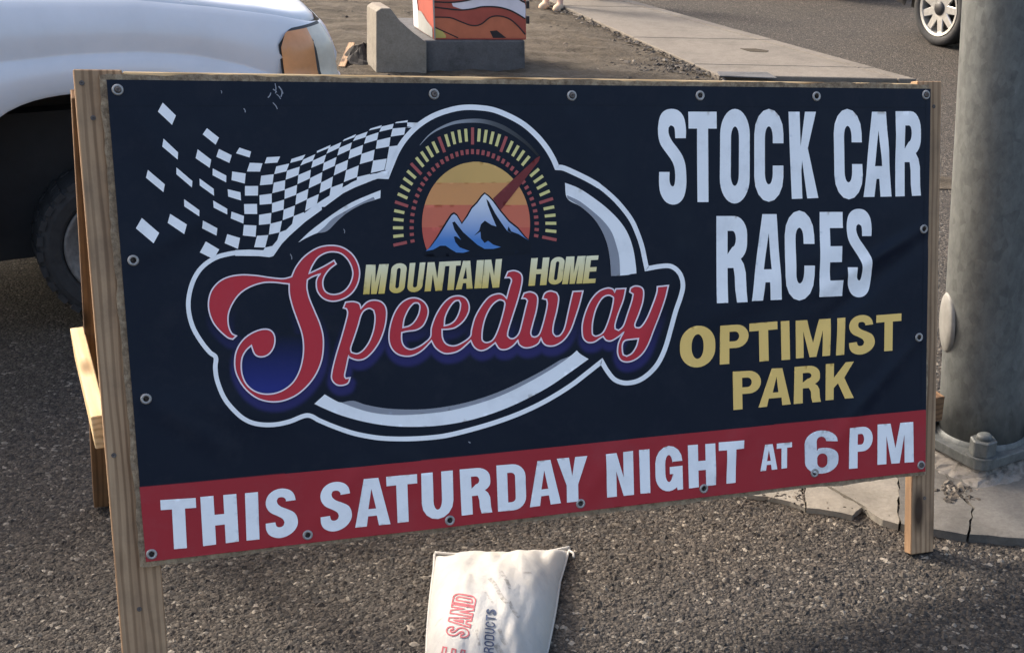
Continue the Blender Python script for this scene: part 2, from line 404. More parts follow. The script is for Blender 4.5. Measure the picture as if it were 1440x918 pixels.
# dirt strip behind the sign, heaped and uneven
wl0 = gnd(990, 105)[:2]; wl1 = gnd(790, 15)[:2]; wr0 = gnd(1250, 111)[:2]; wr1 = gnd(868, 3)[:2]
dl = (wl1-wl0)/np.linalg.norm(wl1-wl0); dr = (wr1-wr0)/np.linalg.norm(wr1-wr0)
nx_, ny_ = 260, 220
V = []; Fc = []
for j in range(ny_+1):
    for i in range(nx_+1):
        y = 8.6+ (30-8.6)*(j/ny_)**1.6
        xr = wl0[0]+dl[0]/dl[1]*(y-wl0[1])+.05+.05*math.sin(y*7.3)+.03*math.sin(y*23)
        x = -14+(xr+14)*(1-(1-i/nx_)**1.5)
        e = min(1, (xr-x)/.5, (y-8.6)/.8); e = max(0, e)
        z = .006+e*(.030+.020*mnoise.fractal(Vector((x*1.3, y*1.3, 3)), 1, 2, 5)+.016*mnoise.fractal(Vector((x*5, y*5, 9)), .8, 2, 4)+.004*rng.normal())
        V.append((x, y, z))
for j in range(ny_):
    for i in range(nx_): a = j*(nx_+1)+i; Fc.append((a, a+1, a+nx_+2, a+nx_+1))
tag(mk('dirt_verge', V, Fc, M['dirt'], smooth=True), kind='structure')

# sidewalk: separate slabs with open joints, a kerb along the road
walk = empty('sidewalk', (wl0[0], wl0[1], 0)); tag(walk, kind='structure')
def wedge(y):   # left / right edge of the walk at forward distance y
    return (wl0[0]+dl[0]/dl[1]*(y-wl0[1]), wr0[0]+dr[0]/dr[1]*(y-wr0[1]))
ys = [4.4+1.9, 8.1, 10.2, 12.28]
j1 = gnd(920, 61)[1]; j0 = gnd(815, 16)[1]
ys = [11.75, 12.2, j1, j0, j0+1.75, j0+3.5, j0+5.3, j0+7.1]
for a, b in zip(ys[:-1], ys[1:]):
    sk = .06
    la, ra = wedge(a); lb, rb = wedge(b)
    if rb-lb < .6: lb = rb-1.3
    if ra-la < .6: la = ra-1.3
    gp = .008
    poly = [(la, a+gp), (ra-.16, a+sk+gp), (rb-.16, b+sk-gp), (lb, b-gp)]
    V, Fc = prism(poly, 0.0, .05); V, Fc = bevel_mesh(V, Fc, .006)
    mk('slab', V, Fc, M['walk'], walk)
    V, Fc = prism([(ra-.152, a+sk+gp), (ra, a+sk+gp), (rb, b+sk-gp), (rb-.152, b+sk-gp)], 0.0, .052); V, Fc = bevel_mesh(V, Fc, .012, 2)
    mk('kerb_stone', V, Fc, M['walk'], walk)
# dark utility cover let into the slab and a spalled scar
P = [gnd(*q, .05) for q in ((1012, 108), (1093, 111), (1079, 103), (1008, 102))]
uc = mk('utility_cover', *bevel_mesh(*prism([p[:2] for p in P], .046, .058), .003), M['conc_dark']); tag(uc, 'dark flat utility cover set into the pale sidewalk slab', 'utility cover')
P = [gnd(*q, .05) for q in ((1041, 69), (1062, 69), (1081, 72), (1078, 74), (1055, 73))]
mk('scar', *prism([p[:2] for p in P], .046, .054), M['dirt'], walk)

# concrete footing round the pole: broken slabs
foot = empty('footing_pavement', (1.2, 4.6, 0)); tag(foot, kind='structure')
zc = Z(1080, 560, 3.0611)
pieces = [
    [(-160, 372), (-60, 350), (60, 352), (150, 360), (145, 405), (160, 470), (90, 440), (0, 424), (-90, 415)],
    [(160, 362), (245, 372), (330, 425), (405, 468), (360, 500), (260, 482), (168, 470), (152, 405)],
    [(256, 368), (330, 345), (470, 320), (560, 318), (560, 540), (500, 520), (425, 478), (415, 462), (335, 418)],
    [(566, 318), (640, 300), (725, 292), (880, 470), (860, 585), (720, 562), (566, 540)],
    [(733, 290), (900, 250), (1250, 190), (1300, 620), (1102, 600), (1000, 592), (868, 585), (888, 470)],
]
hz = [.018, .022, .026, .030, .032]
for pc, hh in zip(pieces, hz):
    pp = [gnd(*q, hh)[:2] for q in zc(pc)]
    ex = []                                      # ragged edge
    for i in range(len(pp)):
        a, b = np.array(pp[i]), np.array(pp[(i+1) % len(pp)]); nseg = max(1, int(np.linalg.norm(b-a)/.03))
        for k in range(nseg): ex.append(a+(b-a)*k/nseg+rng.normal(size=2)*.0035)
    v, f = triangulate([[tuple(e) for e in ex]])
    n = len(ex); V = [(x, y, hh) for x, y in v]+[(e[0]+.0, e[1], -.01) for e in ex]+[(e[0], e[1], hh-.0) for e in ex]
    k = len(v); Fc = [tuple(q) for q in f]+[(k+i, k+(i+1) % n, k+n+(i+1) % n, k+n+i) for i in range(n)]
    mk('broken_slab', V, Fc, M['conc_pale'] if hh < .028 else M['conc'], foot)

# loose aggregate on the lot
def pebbles(name, pts, smin, smax, zb, pale, label=None):
    base = np.array([(1, 0, 0), (-1, 0, 0), (0, 1, 0), (0, -1, 0), (0, 0, 1), (.62, .62, .45), (-.62, .6, .4), (.6, -.6, .5), (-.6, -.62, .4)], float)
    fb = np.array([(0, 5, 4), (5, 2, 4), (2, 6, 4), (6, 1, 4), (1, 8, 4), (8, 3, 4), (3, 7, 4), (7, 0, 4), (0, 2, 5), (2, 1, 6), (1, 3, 8), (3, 0, 7)])
    n = len(pts); s = smin+(smax-smin)*rng.random(n)**2.2; th = rng.random(n)*6.283
    sx = s*(.8+.6*rng.random(n)); sy = s*(.6+.5*rng.random(n)); sz = s*(.35+.35*rng.random(n))
    b = base[None]*(1+.28*rng.normal(size=(n, 9, 3))); b = b*np.stack([sx, sy, sz], 1)[:, None]
    c, sn = np.cos(th)[:, None], np.sin(th)[:, None]
    x = b[:, :, 0]*c-b[:, :, 1]*sn; y = b[:, :, 0]*sn+b[:, :, 1]*c
    V = np.stack([x+pts[:, :1], y+pts[:, 1:2], np.maximum(b[:, :, 2], -.001)+zb], -1).reshape(-1, 3)
    Fc = (fb[None]+(np.arange(n)*9)[:, None, None]).reshape(-1, 3)
    t = rng.random(n)[:, None]; k = (rng.random(n) < pale)[:, None]
    cc = np.array([.014, .0115, .0095])*(1-t)+np.array([.070, .055, .041])*t
    cc = np.where(k, np.array([.17, .146, .116])*(.6+.8*rng.random((n, 1))), cc)
    return mk(name, V, Fc, M['stone'], cols=np.repeat(cc, 9, 0), loc=(0, 0, 0))
cand = np.stack([rng.uniform(-2.4, 1.9, 90000), 3.05+rng.random(90000)**1.35*3.2], 1)
tag(pebbles('gravel', cand[:66000], .0035, .0125, -.0005, .085), 'small loose stones bedded in the worn asphalt', 'gravel', kind='stuff')
q = np.stack([rng.uniform(-6, .9, 5200), rng.uniform(9, 16, 5200)], 1)
xr = wl0[0]+dl[0]/dl[1]*(q[:, 1]-wl0[1])
nb = 420; yy = rng.uniform(11.6, 15.5, nb); xe = wl0[0]+dl[0]/dl[1]*(yy-wl0[1])-np.abs(rng.normal(size=nb))*.10+.03
q = np.vstack([q[q[:, 0] < xr-.1][:900], np.stack([xe, yy], 1), np.stack([rng.normal(.12, .22, 300), rng.normal(12.15, .14, 300)], 1)])
tag(pebbles('dirt_clods', q, .008, .03, .03, .08), 'crumbly clods and stones along the sidewalk edge', 'dirt clods', kind='stuff')

ep = []
for pc in pieces:
    pp = np.array([gnd(*q)[:2] for q in zc(pc)])
    for i in range(len(pp)):
        a, b = pp[i], pp[(i+1) % len(pp)]; n = int(np.linalg.norm(b-a)*170); t = rng.random((n, 1)); ep.append(a+(b-a)*t+rng.normal(size=(n, 2))*.016)
tag(pebbles('edge_gravel', np.vstack(ep), .003, .011, .018, .12), 'fine grit caught in the cracks of the broken concrete', 'grit', kind='stuff')

# ================================================================== THE SIGN
bX = np.array([.9146728, .39912376, -.06382703]); bU = np.array([-.04623567, .2601911, .96444951]); bN = np.cross(bX, bU)
BR = np.array([.91082003, 4.1202415, .28353287])         # lower right banner corner; s runs along bX, t along bU
def brd(u, v, off=0.):
    Q = onplane(u, v, BR+bN*off, bN)-BR; return float(Q @ bX), float(Q @ bU)
def BP(s, t, n=0.): return BR+bX*s+bU*t+bN*n
sign = empty('sandwich_board', (*(BP(-1.2, -.3)[:2]), 0))
tag(sign, 'wooden A-frame sandwich board carrying a dark navy speedway race banner', 'sign board')
def beam(name, A, B, wdir, wd, th, mat, parent=sign, bev=.0025):
    """board from A to B (centre line); wdir = direction across its wide face"""
    A, B = np.asarray(A), np.asarray(B); ax = (B-A)/np.linalg.norm(B-A); wdir = wdir-ax*(wdir @ ax); wdir /= np.linalg.norm(wdir); az = np.cross(ax, wdir)
    V, Fc = obox((A+B)/2, ax, wdir, az, np.linalg.norm(B-A)/2, wd/2, th/2, bev)
    off = rng.random(3)*9; a = [((np.array(v)-A) @ ax+off[0], (np.array(v)-A) @ wdir+off[1], (np.array(v)-A) @ az+off[2]) for v in V]
    return mk(name, V, Fc, mat, parent, attr=a)
PT = .012                                     # plywood thickness
def to_ground(s, n):                          # t at which a post reaches the ground
    return -(BP(s, 0, n)[2])/bU[2]
sL = (brd(172, 918)[0]+brd(237, 918)[0])/2; sR = brd(1296, 780, -.015)[0]
topL = brd(104, 97)[1]; topR = brd(1317, 114)[1]
beam('post', BP(sL, to_ground(sL, -PT-.019)+.006, -PT-.0195), BP(sL, topL, -PT-.0195), bX, .112, .038, M['wood_old'])
beam('post', BP(sR, to_ground(sR, -PT-.019)+.006, -PT-.0195), BP(sR, topR, -PT-.0195), bX, .090, .040, M['wood_old'])
# top rail between the posts
rl = brd(166, 100)[1]; rr_ = brd(1266, 117)[1]
beam('top_rail', BP(sL+.058, rl-.044, -PT-.0205), BP(sR-.047, rr_-.044, -PT-.0205), bU, .088, .037, M['wood_new'])
# rear legs, hinged at the top and standing well back
hb = np.array([-bN[0], -bN[1], 0]); hb /= np.linalg.norm(hb)
def rear_leg(s, dx):
    top = BP(s, min(topL, topR)-.05, -PT-.039-.021)+bX*(dx-.024 if s < -1 else dx)
    ft = np.array([*(BP(s, to_ground(s, -PT-.019), -PT-.02)[:2]+hb[:2]*1.30), .003])+bX*dx
    return top, ft
for s, dx, in ((sL, .004), (sR, -.03)):
    a, b = rear_leg(s, dx)
    o = beam('rear_leg', b+(b-a)/np.linalg.norm(b-a)*(-.012), a, bX, .088, .037, M['wood_brown'])
a, b = rear_leg(sL, 0); a2, b2 = rear_leg(sR, 0)
k = .25; beam('rear_rail', b+(a-b)*k-bX*.0+hb*.04, b2+(a2-b2)*k+hb*.04, EZ, .088, .036, M['wood_brown'])
# side braces tying front posts to rear legs: top edge seen from above
nearT = onplane(137, 586, BP(0, 0, -PT-.06), bN); farT = gnd(108, 461, nearT[2])
c0 = nearT-EZ*.044+bX*.003; c1 = farT-EZ*.044
beam('brace', c0, c1, EZ, .092, .038, M['wood_new'])
nR = onplane(1323, 556, BP(0, 0, -PT-.05), bN)
c0 = nR-EZ*.05+bX*.0; beam('brace', c0, c0+hb*.62, EZ, .088, .037, M['wood_brown'])

for u, v in ((115, 117), (131, 166), (160, 640), (196, 856), (1313, 150), (1300, 700)):
    c = onplane(u, v, BP(0, 0, -PT), bN)
    mk('screw', *lathe([(.0065, 0), (.006, .0016), (.0025, .0018), (.001, .0004)], c, bN, 12), M['rust'], sign)
# plywood panel with a ragged edge
pc = [(140, 106), (1307, 119), (1302, 667), (197, 797)]
pst = [brd(*q) for q in pc]
edge = []
for i in range(4):
    a, b = np.array(pst[i]), np.array(pst[(i+1) % 4]); nseg = int(np.linalg.norm(b-a)/.02)
    dd = (b-a)/np.linalg.norm(b-a); nn = np.array([dd[1], -dd[0]]); wob = 0
    for k in range(nseg):
        wob = wob*.8+rng.normal()*.0014; edge.append(a+(b-a)*k/nseg+nn*(wob if k else 0))
v, f = triangulate([[tuple(e) for e in edge]], grid=.2)
n = len(edge); V = [BP(x, y, 0) for x, y in v]+[BP(x, y, 0) for x, y in edge]+[BP(x, y, -PT) for x, y in edge]
k = len(v); Fc = [tuple(q) for q in f]+[(k+i, k+n+i, k+n+(i+1) % n, k+(i+1) % n) for i in range(n)]
vb = len(V); V += [BP(x, y, -PT) for x, y in v]; Fc += [tuple(vb+i for i in q[::-1]) for q in f]
mk('plywood_panel', V, Fc, M['ply'], sign)

# ---- banner cloth
BZ = .0075
_wr = []
for (u0, v0, u1, v1, amp, wd) in [(1296, 322, 1130, 420, .006, .022), (1296, 340, 1120, 480, -.005, .03), (1290, 474, 1190, 590, .004, .025), (960, 360, 880, 520, .003, .03),
                                  (205, 560, 330, 640, .003, .03), (1299, 133, 1180, 300, .003, .03), (187, 366, 300, 300, .003, .03), (432, 751, 520, 640, .0025, .03),
                                  (815, 707, 880, 610, .0025, .03), (988, 686, 1060, 590, .003, .03), (1250, 300, 960, 470, .0045, .05), (609, 133, 640, 260, .003, .04), (803, 135, 850, 300, .003, .04), (982, 135, 930, 260, .003, .035), (1144, 664, 1230, 540, .004, .035), (631, 730, 560, 620, .003, .04), (205, 560, 420, 590, .003, .05), (165, 127, 300, 330, .003, .04)]:
    _wr.append((np.array(brd(u0, v0)), np.array(brd(u1, v1)), amp, wd))
def disp(s, t):
    s = np.asarray(s, float); t = np.asarray(t, float)
    d = .0016*np.sin(s*3.1+t*2.2)+.0011*np.sin(s*7.9-t*5.1+1)+.0006*np.sin(s*17+t*13)
    for a, b, amp, wd in _wr:
        ab = b-a; l2 = ab @ ab; k = np.clip(((s-a[0])*ab[0]+(t-a[1])*ab[1])/l2, 0, 1)
        dist = np.hypot(s-a[0]-k*ab[0], t-a[1]-k*ab[1]); d = d+amp*np.exp(-(dist/wd)**2)*np.sin(np.clip(k, .08, 1)*math.pi)**.7
    return np.maximum(d*1.35+BZ, .0015)
PX = np.array([brd(0, 0), brd(1440, 0), brd(1440, 918), brd(0, 918)])
def bmap(pts):                                  # picture -> (s,t) on the banner plane
    return [brd(*p) for p in pts]
def B3(st, layer):
    st = np.asarray(st, float); d = disp(st[:, 0], st[:, 1])+layer*.00055
    return BR+st[:, :1]*bX+st[:, 1:2]*bU+d[:, None]*bN
# corner outline
cor = [(149.3, 112.7), (1306, 125.5), (1299, 662), (205, 789)]
cst = np.array(bmap(cor))
NU, NV = 480, 243
uu, vv = np.meshgrid(np.linspace(0, 1, NU+1), np.linspace(0, 1, NV+1))
st = ((1-uu)*(1-vv))[..., None]*cst[0]+(uu*(1-vv))[..., None]*cst[1]+(uu*vv)[..., None]*cst[2]+((1-uu)*vv)[..., None]*cst[3]
st = st.reshape(-1, 2)
# --- traced lettering of the script word (picture coordinates)
z4 = Z(250, 340, 3.4); z5 = Z(440, 340, 4.171); z6 = Z(690, 340, 4.171)
S_out = z4([(540, 165), (560, 120), (600, 70), (660, 30), (720, 17), (780, 25), (830, 60), (858, 110), (864, 160), (850, 210), (820, 250), (775, 275), (730, 282), (690, 268), (663, 235), (657, 195), (663, 170), (676, 152), (640, 165), (615, 180),
            (613, 220), (625, 270), (650, 330), (675, 390), (690, 450), (690, 520), (678, 580), (650, 640), (610, 690), (560, 730), (500, 755), (440, 760), (380, 745), (330, 710), (295, 665), (272, 610), (270, 550), (285, 500), (320, 455), (370, 425),
            (415, 415), (445, 425), (460, 455), (455, 500), (430, 535), (395, 547), (365, 535), (348, 493), (320, 520), (302, 560), (302, 620), (320, 670), (355, 705), (400, 722), (450, 722), (500, 705), (545, 670), (575, 620), (592, 560), (597, 500),
            (590, 440), (570, 380), (545, 310), (530, 250), (528, 200), (500, 197), (450, 192), (400, 195), (340, 215), (290, 250), (255, 300), (238, 350), (240, 400), (255, 435), (277, 447), (260, 463), (235, 455), (195, 420), (165, 380), (147, 330), (145, 280),
            (160, 230), (195, 190), (240, 167), (300, 157), (370, 160), (440, 170), (500, 175)])
S_hole = z4([(623, 150), (640, 110), (670, 70), (720, 48), (775, 55), (815, 95), (832, 150), (815, 205), (780, 240), (735, 250), (700, 235), (688, 200), (695, 165), (720, 130), (752, 105), (742, 88), (690, 118)])
p_out = z5([(172, 385), (185, 352), (230, 348), (265, 360), (275, 388), (310, 352), (350, 340), (395, 350), (422, 385), (425, 440), (412, 510), (385, 580), (345, 640), (300, 680), (255, 690), (210, 675), (203, 665), (190, 730), (180, 780), (188, 797), (212, 793), (200, 825), (165, 838), (130, 832), (105, 800), (108, 750), (130, 660), (160, 560), (185, 470), (197, 415), (190, 390)])
p_hole = z5([(275, 430), (295, 400), (325, 388), (350, 400), (358, 440), (350, 510), (325, 580), (290, 630), (255, 652), (220, 645), (215, 620), (235, 560), (258, 490)])
eed = z5([(440, 570), (445, 500), (470, 420), (510, 360), (560, 330), (610, 330), (650, 355), (670, 395), (665, 440), (640, 490), (600, 515), (550, 522), (515, 530), (515, 575), (530, 610), (565, 628), (610, 615), (650, 590), (684, 555),
          (690, 500), (715, 430), (755, 365), (800, 325), (850, 315), (890, 330), (910, 370), (905, 415), (875, 465), (830, 500), (790, 510), (752, 512), (755, 560), (775, 595), (815, 608), (860, 595), (915, 555),
          (925, 510), (945, 440), (985, 370), (1030, 320), (1080, 303), (1110, 310), (1130, 330)]) + \
      z6([(105, 265), (117, 225), (105, 208), (80, 210), (95, 175), (130, 168), (165, 180), (180, 210), (172, 270), (150, 350), (120, 440), (95, 520), (92, 550), (110, 565), (135, 560), (160, 530), (180, 460), (200, 380), (210, 345), (198, 332), (177, 331), (190, 300), (225, 292), (258, 305), (270, 335), (262, 400), (240, 480), (228, 530), (235, 552), (255, 555), (280, 535), (305, 460), (325, 370), (321, 337), (298, 332), (312, 300), (345, 287), (380, 297), (392, 330), (382, 400), (362, 480), (358, 530), (375, 552), (400, 545), (425, 505), (445, 420), (465, 330), (475, 290), (533, 287), (515, 360), (490, 440), (460, 520), (420, 575), (370, 605), (325, 607), (300, 590), (288, 562), (270, 595), (230, 615), (190, 618), (160, 600), (152, 575), (125, 605), (85, 628), (45, 625), (20, 590)]) + \
      z5([(1015, 625), (975, 635), (940, 615), (920, 577), (860, 630), (810, 650), (760, 650), (715, 620), (690, 578), (640, 630), (590, 660), (540, 668), (490, 655), (455, 620)])
e1h = z5([(522, 500), (530, 450), (555, 395), (585, 360), (610, 357), (622, 375), (615, 420), (590, 465), (560, 490)])
e2h = z5([(765, 490), (770, 440), (795, 385), (825, 348), (850, 342), (860, 365), (852, 410), (830, 455), (800, 480)])
dh = z5([(985, 560), (990, 500), (1010, 430), (1045, 370), (1085, 340), (1113, 345), (1120, 365), (1105, 430), (1080, 510), (1050, 570), (1015, 588), (992, 580)])
ay = z6([(530, 540), (530, 480), (548, 410), (580, 340), (625, 290), (675, 270), (708, 276), (719, 293), (726, 275), (785, 272), (770, 340), (740, 420), (722, 480), (722, 508), (742, 517), (770, 490), (795, 420), (820, 345), (828, 305), (808, 293), (813, 270), (840, 258), (875, 265), (890, 290), (885, 350), (862, 420), (838, 480), (842, 500), (870, 498), (905, 450), (940, 370), (965, 300), (970, 262), (1033, 255), (1015, 330), (985, 420), (950, 510), (915, 600), (880, 655), (835, 690), (790, 702), (755, 690), (737, 650), (740, 600), (755, 560), (772, 528), (740, 555), (700, 578), (670, 575), (652, 553), (635, 562), (600, 585), (565, 588), (540, 570)])
ah = z6([(588, 530), (590, 470), (610, 390), (645, 330), (680, 312), (705, 320), (712, 335), (700, 400), (675, 480), (650, 530), (615, 550), (595, 545)])
yh = z6([(765, 640), (765, 600), (780, 577), (815, 570), (857, 565), (845, 610), (820, 650), (790, 668), (770, 660)])
script_o = [smooth(q, True, 5) for q in (S_out, p_out, eed, ay)]
script_h = [smooth(q, True, 5) for q in (S_hole, p_hole, e1h, e2h, dh, ah, yh)]
s_counter = smooth(z4([(597, 500), (592, 560), (575, 620), (545, 670), (500, 705), (450, 722), (400, 722), (355, 705), (320, 670), (302, 620), (302, 560), (348, 493), (365, 535), (395, 547), (430, 535), (455, 500), (460, 455), (500, 440), (590, 440)]), True, 3)
# --- banner colours: navy field, red foot strip, violet glow printed round the script
def st2px(S):
    Q = BR+S[:, :1]*bX+S[:, 1:2]*bU-CAM; c = Q @ RM.T
    return np.stack([CX+F*c[:, 0]/c[:, 2], CY+F*c[:, 1]/c[:, 2]], 1)
px = st2px(st)
NAVY = np.array([.0052, .0095, .0205]); RED = np.array([.27, .026, .036]); VIO = np.array([.026, .025, .115])
C = np.tile(NAVY, (len(st), 1))
shl = np.vstack([np.array(q) for q in script_o])+np.array([1.5, 7.5])
m_ = (px[:, 0] > 290) & (px[:, 0] < 960) & (px[:, 1] > 400) & (px[:, 1] < 590)
ids = np.where(m_)[0]; dmin = np.full(len(ids), 1e9)
for c0 in range(0, len(shl), 40): dmin = np.minimum(dmin, np.sqrt(((px[ids][:, None]-shl[None, c0:c0+40])**2).sum(-1)).min(1))
hgt = np.where(px[ids, 0] < 470, (px[ids, 1]-430)/90, np.where(px[ids, 0] < 800, (px[ids, 1]-445)/45, (px[ids, 1]-430)/60)); hgt = np.clip(hgt, 0, 1)**1.2
gl = np.clip((9.5-dmin)/5.5, 0, 1)*hgt
C[ids] = C[ids]*(1-gl[:, None])+VIO*gl[:, None]
ic = ids[inside(px[ids], s_counter)]; k = np.clip((px[ic, 1]-470)/75, 0, 1)[:, None]; C[ic] = NAVY*(1-k)+np.array([.022, .030, .19])*k
k = (vv.reshape(-1) > 0)   # red strip below the traced line
ln = np.interp(px[:, 0], [196, 530, 910, 1298], [684.2, 652.8, 614.2, 575.4]); C[px[:, 1] > ln+1] = (.37, .030, .038)
V = B3(st, 0); Fc = []
idx = np.arange((NU+1)*(NV+1)).reshape(NV+1, NU+1)
Fc = np.stack([idx[:-1, :-1], idx[1:, :-1], idx[1:, 1:], idx[:-1, 1:]], -1).reshape(-1, 4)
banner = mk('banner', V, Fc, M['banner'], sign, smooth=True, cols=C)

def paint(name, outers, mat, layer, holes=(), colfn=None, grid=.011, parent=banner):
    """a printed shape lying on the cloth; loops in picture coordinates"""
    def fine(lp):
        P = np.array(bmap(lp)); r = []
        for i in range(len(P)):
            a, b = P[i], P[(i+1) % len(P)]; k = max(1, int(math.ceil(np.hypot(*(b-a))/.011)))
            r += [tuple(a+(b-a)*j/k) for j in range(k)]
        return r
    v, f = triangulate([fine(o) for o in outers], [fine(h) for h in holes], grid)
    cols = colfn(st2px(v)) if colfn else None
    V = B3(v, layer); f = np.array(f)
    a, b, c = V[f[:, 0]], V[f[:, 1]], V[f[:, 2]]; fl = (np.cross(b-a, c-a) @ bN) < 0; f[fl] = f[fl][:, ::-1]
    return mk(name, V, f, mat, parent, smooth=True, cols=cols)
def strip(name, lines, mat, layer, parent=banner, cols=None):
    Vs, Fs = [], []
    for pts, wd, cl in lines:
        v, f = ribbon(pts, wd, cl); k = len(Vs); Vs += [tuple(p) for p in v]; Fs += [[i+k for i in q] for q in f]
    cc = cols(np.array(Vs)) if cols else None
    return mk(name, B3(np.array(bmap(Vs)), layer), Fs, mat, parent, smooth=True, cols=cc)
def quads(name, qs, mat, layer, parent=banner):
    """small printed quads, each its own piece, split so they follow the cloth"""
    for q in qs:
        q = np.array(q, float); Vs, Fs = [], []; nn = 3
        for j in range(nn+1):
            for i in range(nn+1):
                a, b = i/nn, j/nn; Vs.append(tuple((1-a)*(1-b)*q[0]+a*(1-b)*q[1]+a*b*q[2]+(1-a)*b*q[3]))
        for j in range(nn):
            for i in range(nn): t = j*(nn+1)+i; Fs.append((t, t+nn+1, t+nn+2, t+1))
        mk(name, B3(np.array(bmap(Vs)), layer), Fs, mat, parent, smooth=True)
def paints(name, outers, mat, layer):
    for o in outers: paint(name, [o], mat, layer)

# red foot strip
paint('foot_strip', [[(196, 684.2), (530, 652.8), (910, 614.2), (1298.6, 575.4), (1299, 661.5), (205, 788.5)]], M['strip_red'], 1, grid=.008)

# --- logo: white outline
out1 = z4([(437, 58), (380, 52), (300, 50), (230, 60), (170, 80), (110, 125), (70, 190), (50, 270), (52, 340), (72, 410), (110, 475), (150, 525), (179, 550), (177, 600), (186, 660), (215, 735), (255, 790), (310, 840), (370, 865), (450, 870), (530, 855), (615, 826)]) + \
    Z(400, 480, 2.88)([(140, 318), (200, 343), (280, 370), (370, 387), (450, 392), (540, 390), (640, 380), (740, 357), (850, 325), (950, 288), (1050, 240), (1150, 180), (1220, 128), (1281, 80)]) + \
    z6([(675, 750), (715, 800), (760, 822), (810, 825), (870, 808), (930, 765), (980, 705), (1020, 620), (1050, 520), (1080, 410), (1110, 320), (1122, 260), (1112, 205), (1085, 165), (1045, 142), (990, 143), (910, 157)]) + \
    Z(780, 220, 5.1)([(640, 740), (620, 650), (590, 560), (545, 460), (480, 370), (410, 295), (320, 220), (230, 165), (140, 120), (60, 85)]) + \
    Z(530, 140, 3.993)([(1008, 382), (985, 330), (945, 265), (890, 200), (820, 140), (740, 95), (650, 60), (560, 47), (470, 48), (380, 68), (300, 100), (225, 150), (160, 215), (110, 290), (75, 370), (50, 432)]) + \
    Z(380, 140, 4.171)([(600, 452), (520, 482), (430, 527), (340, 582), (250, 642), (160, 715), (80, 795), (0, 890)])
ol = smooth(out1, True, 6)
wd = [6.4 if p[0] < 480 and p[1] > 330 else (7.6 if p[1] < 262 else 6.6) for p in ol]
strip('logo_outline', [(ol, np.array(wd), True)], M['white'], 2)
# flag: loose and woven squares
zA = Z(150, 120, 3.672); zD = Z(330, 200, 9.18); zE = Z(330, 270, 9.18); zC = Z(430, 160, 7.0625)
fl = [zA(q) for q in [
    [(287, 92), (355, 158), (335, 206), (262, 138)], [(515, 223), (577, 272), (560, 308), (493, 255)], [(291, 277), (366, 348), (364, 385), (284, 318)], [(467, 332), (537, 385), (529, 427), (457, 378)],
    [(577, 330), (643, 362), (631, 402), (563, 370)], [(683, 323), (743, 343), (735, 374), (665, 352)], [(211, 438), (298, 512), (291, 552), (201, 478)], [(357, 425), (440, 495), (437, 528), (357, 460)],
    [(545, 430), (615, 467), (614, 502), (544, 465)], [(477, 482), (550, 535), (552, 571), (478, 518)], [(645, 446), (715, 456), (710, 508), (642, 490)], [(622, 537), (688, 553), (691, 595), (625, 575)],
    [(397, 588), (476, 645), (475, 677), (398, 625)], [(547, 595), (620, 638), (620, 667), (550, 632)], [(326, 664), (411, 718), (398, 768), (313, 710)], [(180, 685), (269, 762), (240, 815), (149, 738)],
    [(494, 698), (569, 738), (565, 776), (490, 738)], [(510, 806), (579, 847), (550, 897), (479, 862)], [(642, 652), (706, 675), (703, 714), (638, 687)], [(620, 768), (686, 788), (675, 844), (607, 815)]]]
fl += [zD(q) for q in [
    [(408, 197), (580, 188), (545, 265), (380, 277)], [(188, 268), (352, 275), (320, 382), (150, 380)], [(725, 220), (905, 163), (865, 230), (710, 270)], [(530, 315), (697, 278), (660, 378), (502, 415)],
    [(335, 435), (497, 415), (480, 543), (318, 558)], [(880, 225), (1033, 158), (1000, 240), (838, 305)], [(668, 370), (832, 318), (815, 425), (650, 487)], [(497, 525), (645, 492), (637, 618), (478, 660)],
    [(125, 567), (295, 567), (292, 690), (125, 690)], [(312, 685), (470, 665), (470, 795), (315, 808)], [(815, 425), (975, 358), (962, 470), (802, 543)], [(640, 612), (798, 553), (785, 680), (635, 733)],
    [(790, 672), (943, 605), (925, 740), (775, 808)]]]
fl += [zE(q) for q in [
    [(113, 157), (280, 155), (282, 285), (118, 283)], [(475, 145), (630, 100), (622, 228), (472, 268)], [(625, 228), (770, 175), (752, 310), (610, 365)], [(925, 95), (1078, 28), (1050, 165), (900, 245)],
    [(308, 295), (465, 270), (455, 410), (305, 425)], [(450, 410), (602, 372), (572, 520), (432, 550)], [(112, 425), (272, 432), (262, 578), (98, 560)], [(280, 565), (425, 555), (385, 715), (243, 712)]]]
fl += [zC(q) for q in [
    [(65, 467), (195, 408), (172, 488), (48, 540)], [(38, 640), (157, 582), (145, 685), (22, 742)], [(222, 340), (345, 285), (325, 340), (197, 400)], [(490, 222), (607, 180), (585, 235), (460, 275)],
    [(745, 130), (865, 103), (852, 152), (722, 183)], [(325, 342), (450, 288), (432, 360), (305, 418)], [(592, 228), (715, 187), (700, 262), (570, 302)], [(855, 150), (982, 138), (970, 210), (835, 230)],
    [(172, 490), (298, 432), (278, 520), (160, 572)], [(432, 362), (560, 312), (545, 402), (415, 452)], [(700, 268), (833, 236), (820, 328), (687, 352)], [(290, 512), (412, 460), (398, 555), (270, 615)],
    [(545, 402), (675, 360), (660, 465), (527, 503)], [(145, 685), (262, 625), (248, 730), (130, 788)], [(392, 565), (518, 515), (500, 630), (370, 680)], [(660, 468), (795, 448), (770, 560), (637, 590)],
    [(105, 372), (240, 312), (230, 340), (103, 392)], [(372, 258), (493, 205), (475, 236), (358, 278)], [(635, 150), (748, 117), (735, 143), (617, 170)], [(890, 85), (1007, 68), (1000, 88), (878, 98)]]]
quads('flag_square', fl, M['white'], 3)
